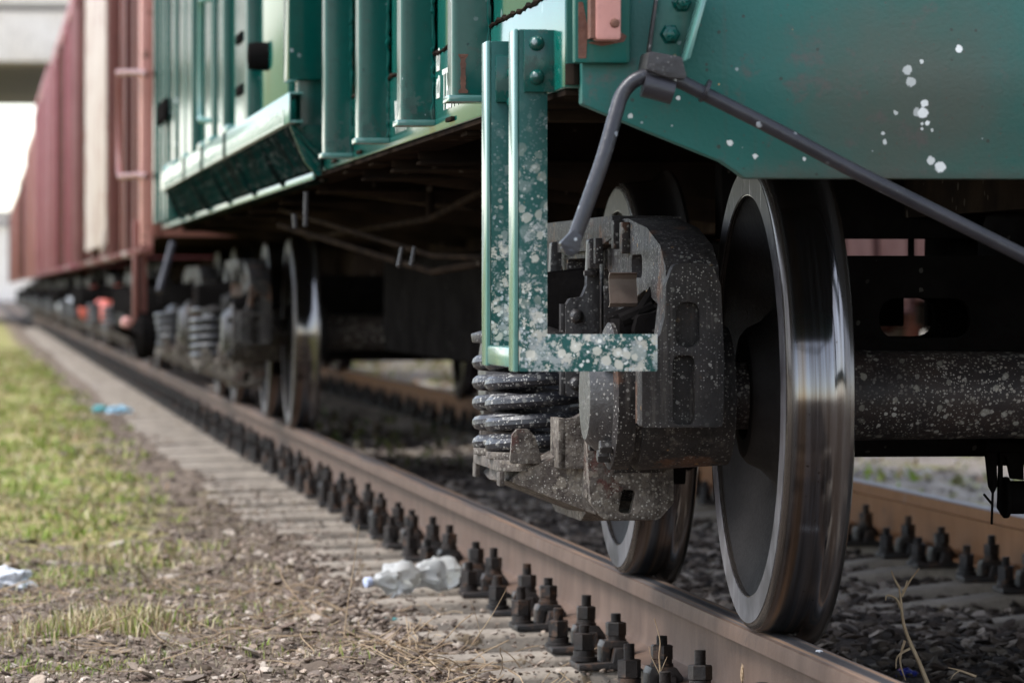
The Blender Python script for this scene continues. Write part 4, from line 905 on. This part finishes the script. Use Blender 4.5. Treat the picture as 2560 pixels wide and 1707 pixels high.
def stalk(label, pts, r, extra=(), name='dry_stalk'):
    t = thing(name, pts[0], label, 'dry weed'); n = len(smooth_path(pts, 5))
    MB().tube(smooth_path(pts, 5), list(np.linspace(r, r * .3, n)), 6).build('stem', 'twig', t)
    for e in extra:
        n = len(smooth_path(e, 4)); MB().tube(smooth_path(e, 4), list(np.linspace(r * .6, r * .2, n)), 5).build('branch', 'twig', t)
    return t
def zy(u, v, Y): return tuple(atY(u, v, Y))
Y = 11.9; stalk('tall thin dry stalk standing left of the plastic bottle', [zy(858, 1625, Y), zy(868, 1520, Y), zy(882, 1430, Y), zy(898, 1310, Y)], .0022, [[zy(876, 1470, Y), zy(890, 1440, Y), zy(903, 1395, Y)]])
Y = 10.7; stalk('bent dry stalk leaning right over the nearest sleepers', [zy(1180, 1610, Y), zy(1215, 1560, Y), zy(1240, 1520, Y), zy(1267, 1470, Y)], .0016, [[zy(1200, 1585, Y), zy(1190, 1540, Y), zy(1175, 1500, Y)]])
Y = 9.6; stalk('pale forked twig in front of the nearest rail bolts', [zy(1652, 1690, Y), zy(1648, 1640, Y), zy(1650, 1600, Y), zy(1636, 1545, Y)], .0022, [[zy(1650, 1685, Y), zy(1628, 1640, Y), zy(1622, 1615, Y)], [zy(1651, 1680, Y), zy(1668, 1640, Y)]])
Y = 12.4; stalk('curved white dry stem rising among the left gravel', [zy(742, 1600, Y), zy(770, 1570, Y), zy(778, 1500, Y), zy(797, 1408, Y)], .0018)
Y = 9.35; stalk('brown weed stem standing on the ballast right of the near wheel', [zy(2330, 1735, Y), zy(2300, 1660, Y), zy(2262, 1570, Y), zy(2252, 1500, Y), zy(2248, 1470, Y)], .0055,
    [[zy(2254, 1490, Y), zy(2272, 1455, Y), zy(2298, 1420, Y)], [zy(2252, 1520, Y), zy(2240, 1495, Y), zy(2218, 1487, Y), zy(2214, 1500, Y)], [zy(2250, 1470, Y), zy(2238, 1450, Y), zy(2228, 1425, Y)], [zy(2255, 1475, Y), zy(2262, 1470, Y), zy(2268, 1450, Y)],
     [zy(2262, 1600, Y), zy(2250, 1650, Y), zy(2264, 1700, Y)], [zy(2275, 1620, Y), zy(2244, 1640, Y), zy(2240, 1670, Y)]])
Y = 9.2; stalk('short forked twig lying at the bottom right corner', [zy(2440, 1690, Y), zy(2400, 1675, Y), zy(2370, 1668, Y)], .003, [[zy(2400, 1675, Y), zy(2385, 1685, Y), zy(2375, 1700, Y)]])
Y = 17.0; stalk('dark dead weed clump standing at the grass edge', [zy(535, 1410, Y), zy(520, 1365, Y), zy(512, 1310, Y)], .010, [[zy(520, 1400, Y), zy(470, 1375, Y), zy(462, 1330, Y)], [zy(530, 1400, Y), zy(545, 1360, Y), zy(552, 1340, Y)], [zy(515, 1400, Y), zy(490, 1360, Y), zy(480, 1325, Y)]])

# ------------------------------------------------------------------ litter
b0 = Vector((1.14, 13.62, -.170)); b1 = Vector((1.43, 13.75, -.145)); ax = (b1 - b0).normalized(); L = (b1 - b0).length
t = thing('plastic_bottle', tuple(b0), 'crushed clear plastic bottle lying across the sleepers beside the rail', 'bottle')
P_ = [(.0, .011), (.018, .011), (.02, .014), (.03, .014), (.065, .040), (.09, .047), (.14, .044), (.165, .030), (.185, .038), (.23, .047), (.285, .046), (.30, .036)]
V = []; F = []; S = 20; sd = ax.cross(Vector((0, 0, 1))).normalized(); upv = sd.cross(ax)
pr = smooth_path([(a, b, 0) for a, b in P_], 3)
for i, p in enumerate(pr):
    for k in range(S):
        a = 2 * math.pi * k / S; r = p.y * (1 + (.55 * noise.noise((p.x * 30, math.cos(a) * 1.6, math.sin(a) * 1.6)) + .25 * noise.noise((p.x * 70, math.cos(a) * 3, math.sin(a) * 3)) if p.x > .04 else 0)); V.append(b0 + ax * p.x + sd * math.cos(a) * r + upv * math.sin(a) * r * .92)
for i in range(len(pr) - 1):
    for k in range(S): F.append((i * S + k, i * S + (k + 1) % S, (i + 1) * S + (k + 1) % S, (i + 1) * S + k))
F += [tuple(range(S)), tuple((len(pr) - 1) * S + k for k in reversed(range(S)))]
MB().add(V, F).build('bottle_body', 'bottle', t)
MB().tube([b0 - ax * .006, b0 + ax * .014], .0155, 18).build('bottle_cap', weathered('milky_plastic', (.55, .6, .75), (.5, .55, .7), 8, .4), t, .002)
def crumple(name, c, size, mat, label, cat, seed, flat=.5):
    bm = bmesh.new(); bmesh.ops.create_icosphere(bm, subdivisions=4, radius=1)
    for v in bm.verts:
        d = 1 + .55 * noise.noise(v.co * 2.2 + Vector((seed, 0, 0))) + .3 * abs(noise.noise(v.co * 5 + Vector((seed, 3, 0)))); v.co = Vector((v.co.x * size[0], v.co.y * size[1], v.co.z * size[2])) * d
    me = bpy.data.meshes.new(name); bm.to_mesh(me); bm.free(); me.materials.append(M[mat]); return tag(put(name, me, None, c), label, cat)
p = atZ(15, 1458, -.20); crumple('plastic_bag', (p.x, p.y, -.195), (.075, .07, .035), 'paper', 'crumpled white plastic bag on the gravel at the left edge', 'litter', 2.)
p = atZ(252, 1028, -.21); crumple('plastic_wrapper', (p.x, p.y, -.2), (.055, .08, .028), 'teal', 'teal wrapper lying on the grass left of a pale blue one', 'litter', 5.)
p = atZ(300, 1030, -.21); crumple('plastic_wrapper', (p.x, p.y, -.2), (.075, .08, .03), 'blue', 'pale blue plastic wrapper on the grass near the sleeper ends', 'litter', 8.)
p = atZ(975, 1563, -.225); crumple('plastic_scrap', (p.x, p.y, -.21), (.022, .012, .006), 'teal', 'small teal plastic scrap among stones below the bottle', 'litter', 3.)
p = atZ(2262, 1700, -.245); crumple('plastic_scrap', (p.x, p.y, -.235), (.028, .03, .016), 'capblue', 'crumpled dark blue and red scrap at the foot of the weed', 'litter', 4.)
p = atZ(2048, 1628, 0); crumple('bird_dropping', (p.x, p.y, .001), (.006, .012, .002), 'paper', 'tiny white dropping on the near rail beside the wheel', 'dropping', 6.)
p = atX(1856, 1683, 1.594 - .0095); crumple('bark_flake', (p.x, p.y, p.z), (.003, .012, .016), 'twig', 'dark flake stuck on the near rail web', 'flake', 9.)

# ------------------------------------------------------------------ bridge and far scenery
B = thing('road_bridge', (-4, 142, 0), 'pale concrete road bridge crossing high over the far end of the train', 'bridge')
for y in (128, 134, 140, 146, 152):
    MB().box(-30, 14, y, y + 1.6, 6.95, 8.35).build('girder', 'bconc', B, .03)
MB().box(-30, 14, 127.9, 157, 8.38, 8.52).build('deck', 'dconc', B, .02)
MB().box(-30, 14, 127.7, 127.99, 8.53, 9.8).build('parapet', 'bconc', B, .03)
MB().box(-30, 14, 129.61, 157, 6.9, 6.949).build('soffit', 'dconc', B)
for y in (131, 150):
    MB().box(12, 14, y, y + 1.2, -.4, 6.89).build('pier', 'bconc', B, .05); MB().box(-21, -19, y, y + 1.2, -.4, 6.89).build('pier', 'bconc', B, .05)
rng2 = random.Random(3)
for i, (x, y, w, h) in enumerate([(-6, 420, 34, 6.5), (-38, 460, 30, 8), (14, 520, 40, 9)]):
    t = thing('distant_building', (x, y, 0), ['pale blurred building on the horizon left of the train tail', 'low pale shed far left on the horizon', 'pale far building beyond the end of the train'][i], 'building')
    MB().box(x - w / 2, x + w / 2, y, y + 20, -.4, h).build('wall', M['bconc'], t)
    MB().box(x - w / 2 - .4, x + w / 2 + .4, y - .4, y + 20.4, h + .001, h + .5).build('roof', M['dconc'], t)

# ------------------------------------------------------------------ light and render settings
w = bpy.data.worlds.new('World'); scene.world = w; w.use_nodes = True; nt = w.node_tree
bg = nt.nodes['Background']; sky = nt.nodes.new('ShaderNodeTexSky'); sky.sky_type = 'NISHITA'; sky.sun_disc = False
EL, AZ = R(57), R(-88)            # sun high on the left, a little behind the camera
sky.sun_elevation = EL; sky.sun_rotation = AZ; sky.dust_density = .6; sky.air_density = 1.0; sky.ozone_density = 1.0
hs = nt.nodes.new('ShaderNodeHueSaturation'); hs.inputs['Saturation'].default_value = .55     # thin overcast: the sky's light is nearly neutral
nt.links.new(sky.outputs[0], hs.inputs['Color']); nt.links.new(hs.outputs[0], bg.inputs[0]); bg.inputs[1].default_value = .15
s = bpy.data.lights.new('sun', 'SUN'); so = bpy.data.objects.new('sun', s); COL.objects.link(so)
s.energy = 1.5; s.angle = R(25); s.color = (1, .985, .965)
d = Vector((math.sin(AZ) * math.cos(EL), math.cos(AZ) * math.cos(EL), math.sin(EL))); so.rotation_euler = d.to_track_quat('Z', 'Y').to_euler()
vs = scene.view_settings; scene.display_settings.display_device = 'sRGB'; vs.view_transform = 'Standard'; vs.look = 'None'; vs.exposure = 1.65; vs.gamma = 1; vs.use_curve_mapping = False
scene.cycles.use_denoising = True
scene.cycles.max_bounces = 8; scene.cycles.diffuse_bounces = 3; scene.cycles.glossy_bounces = 4; scene.cycles.transmission_bounces = 6
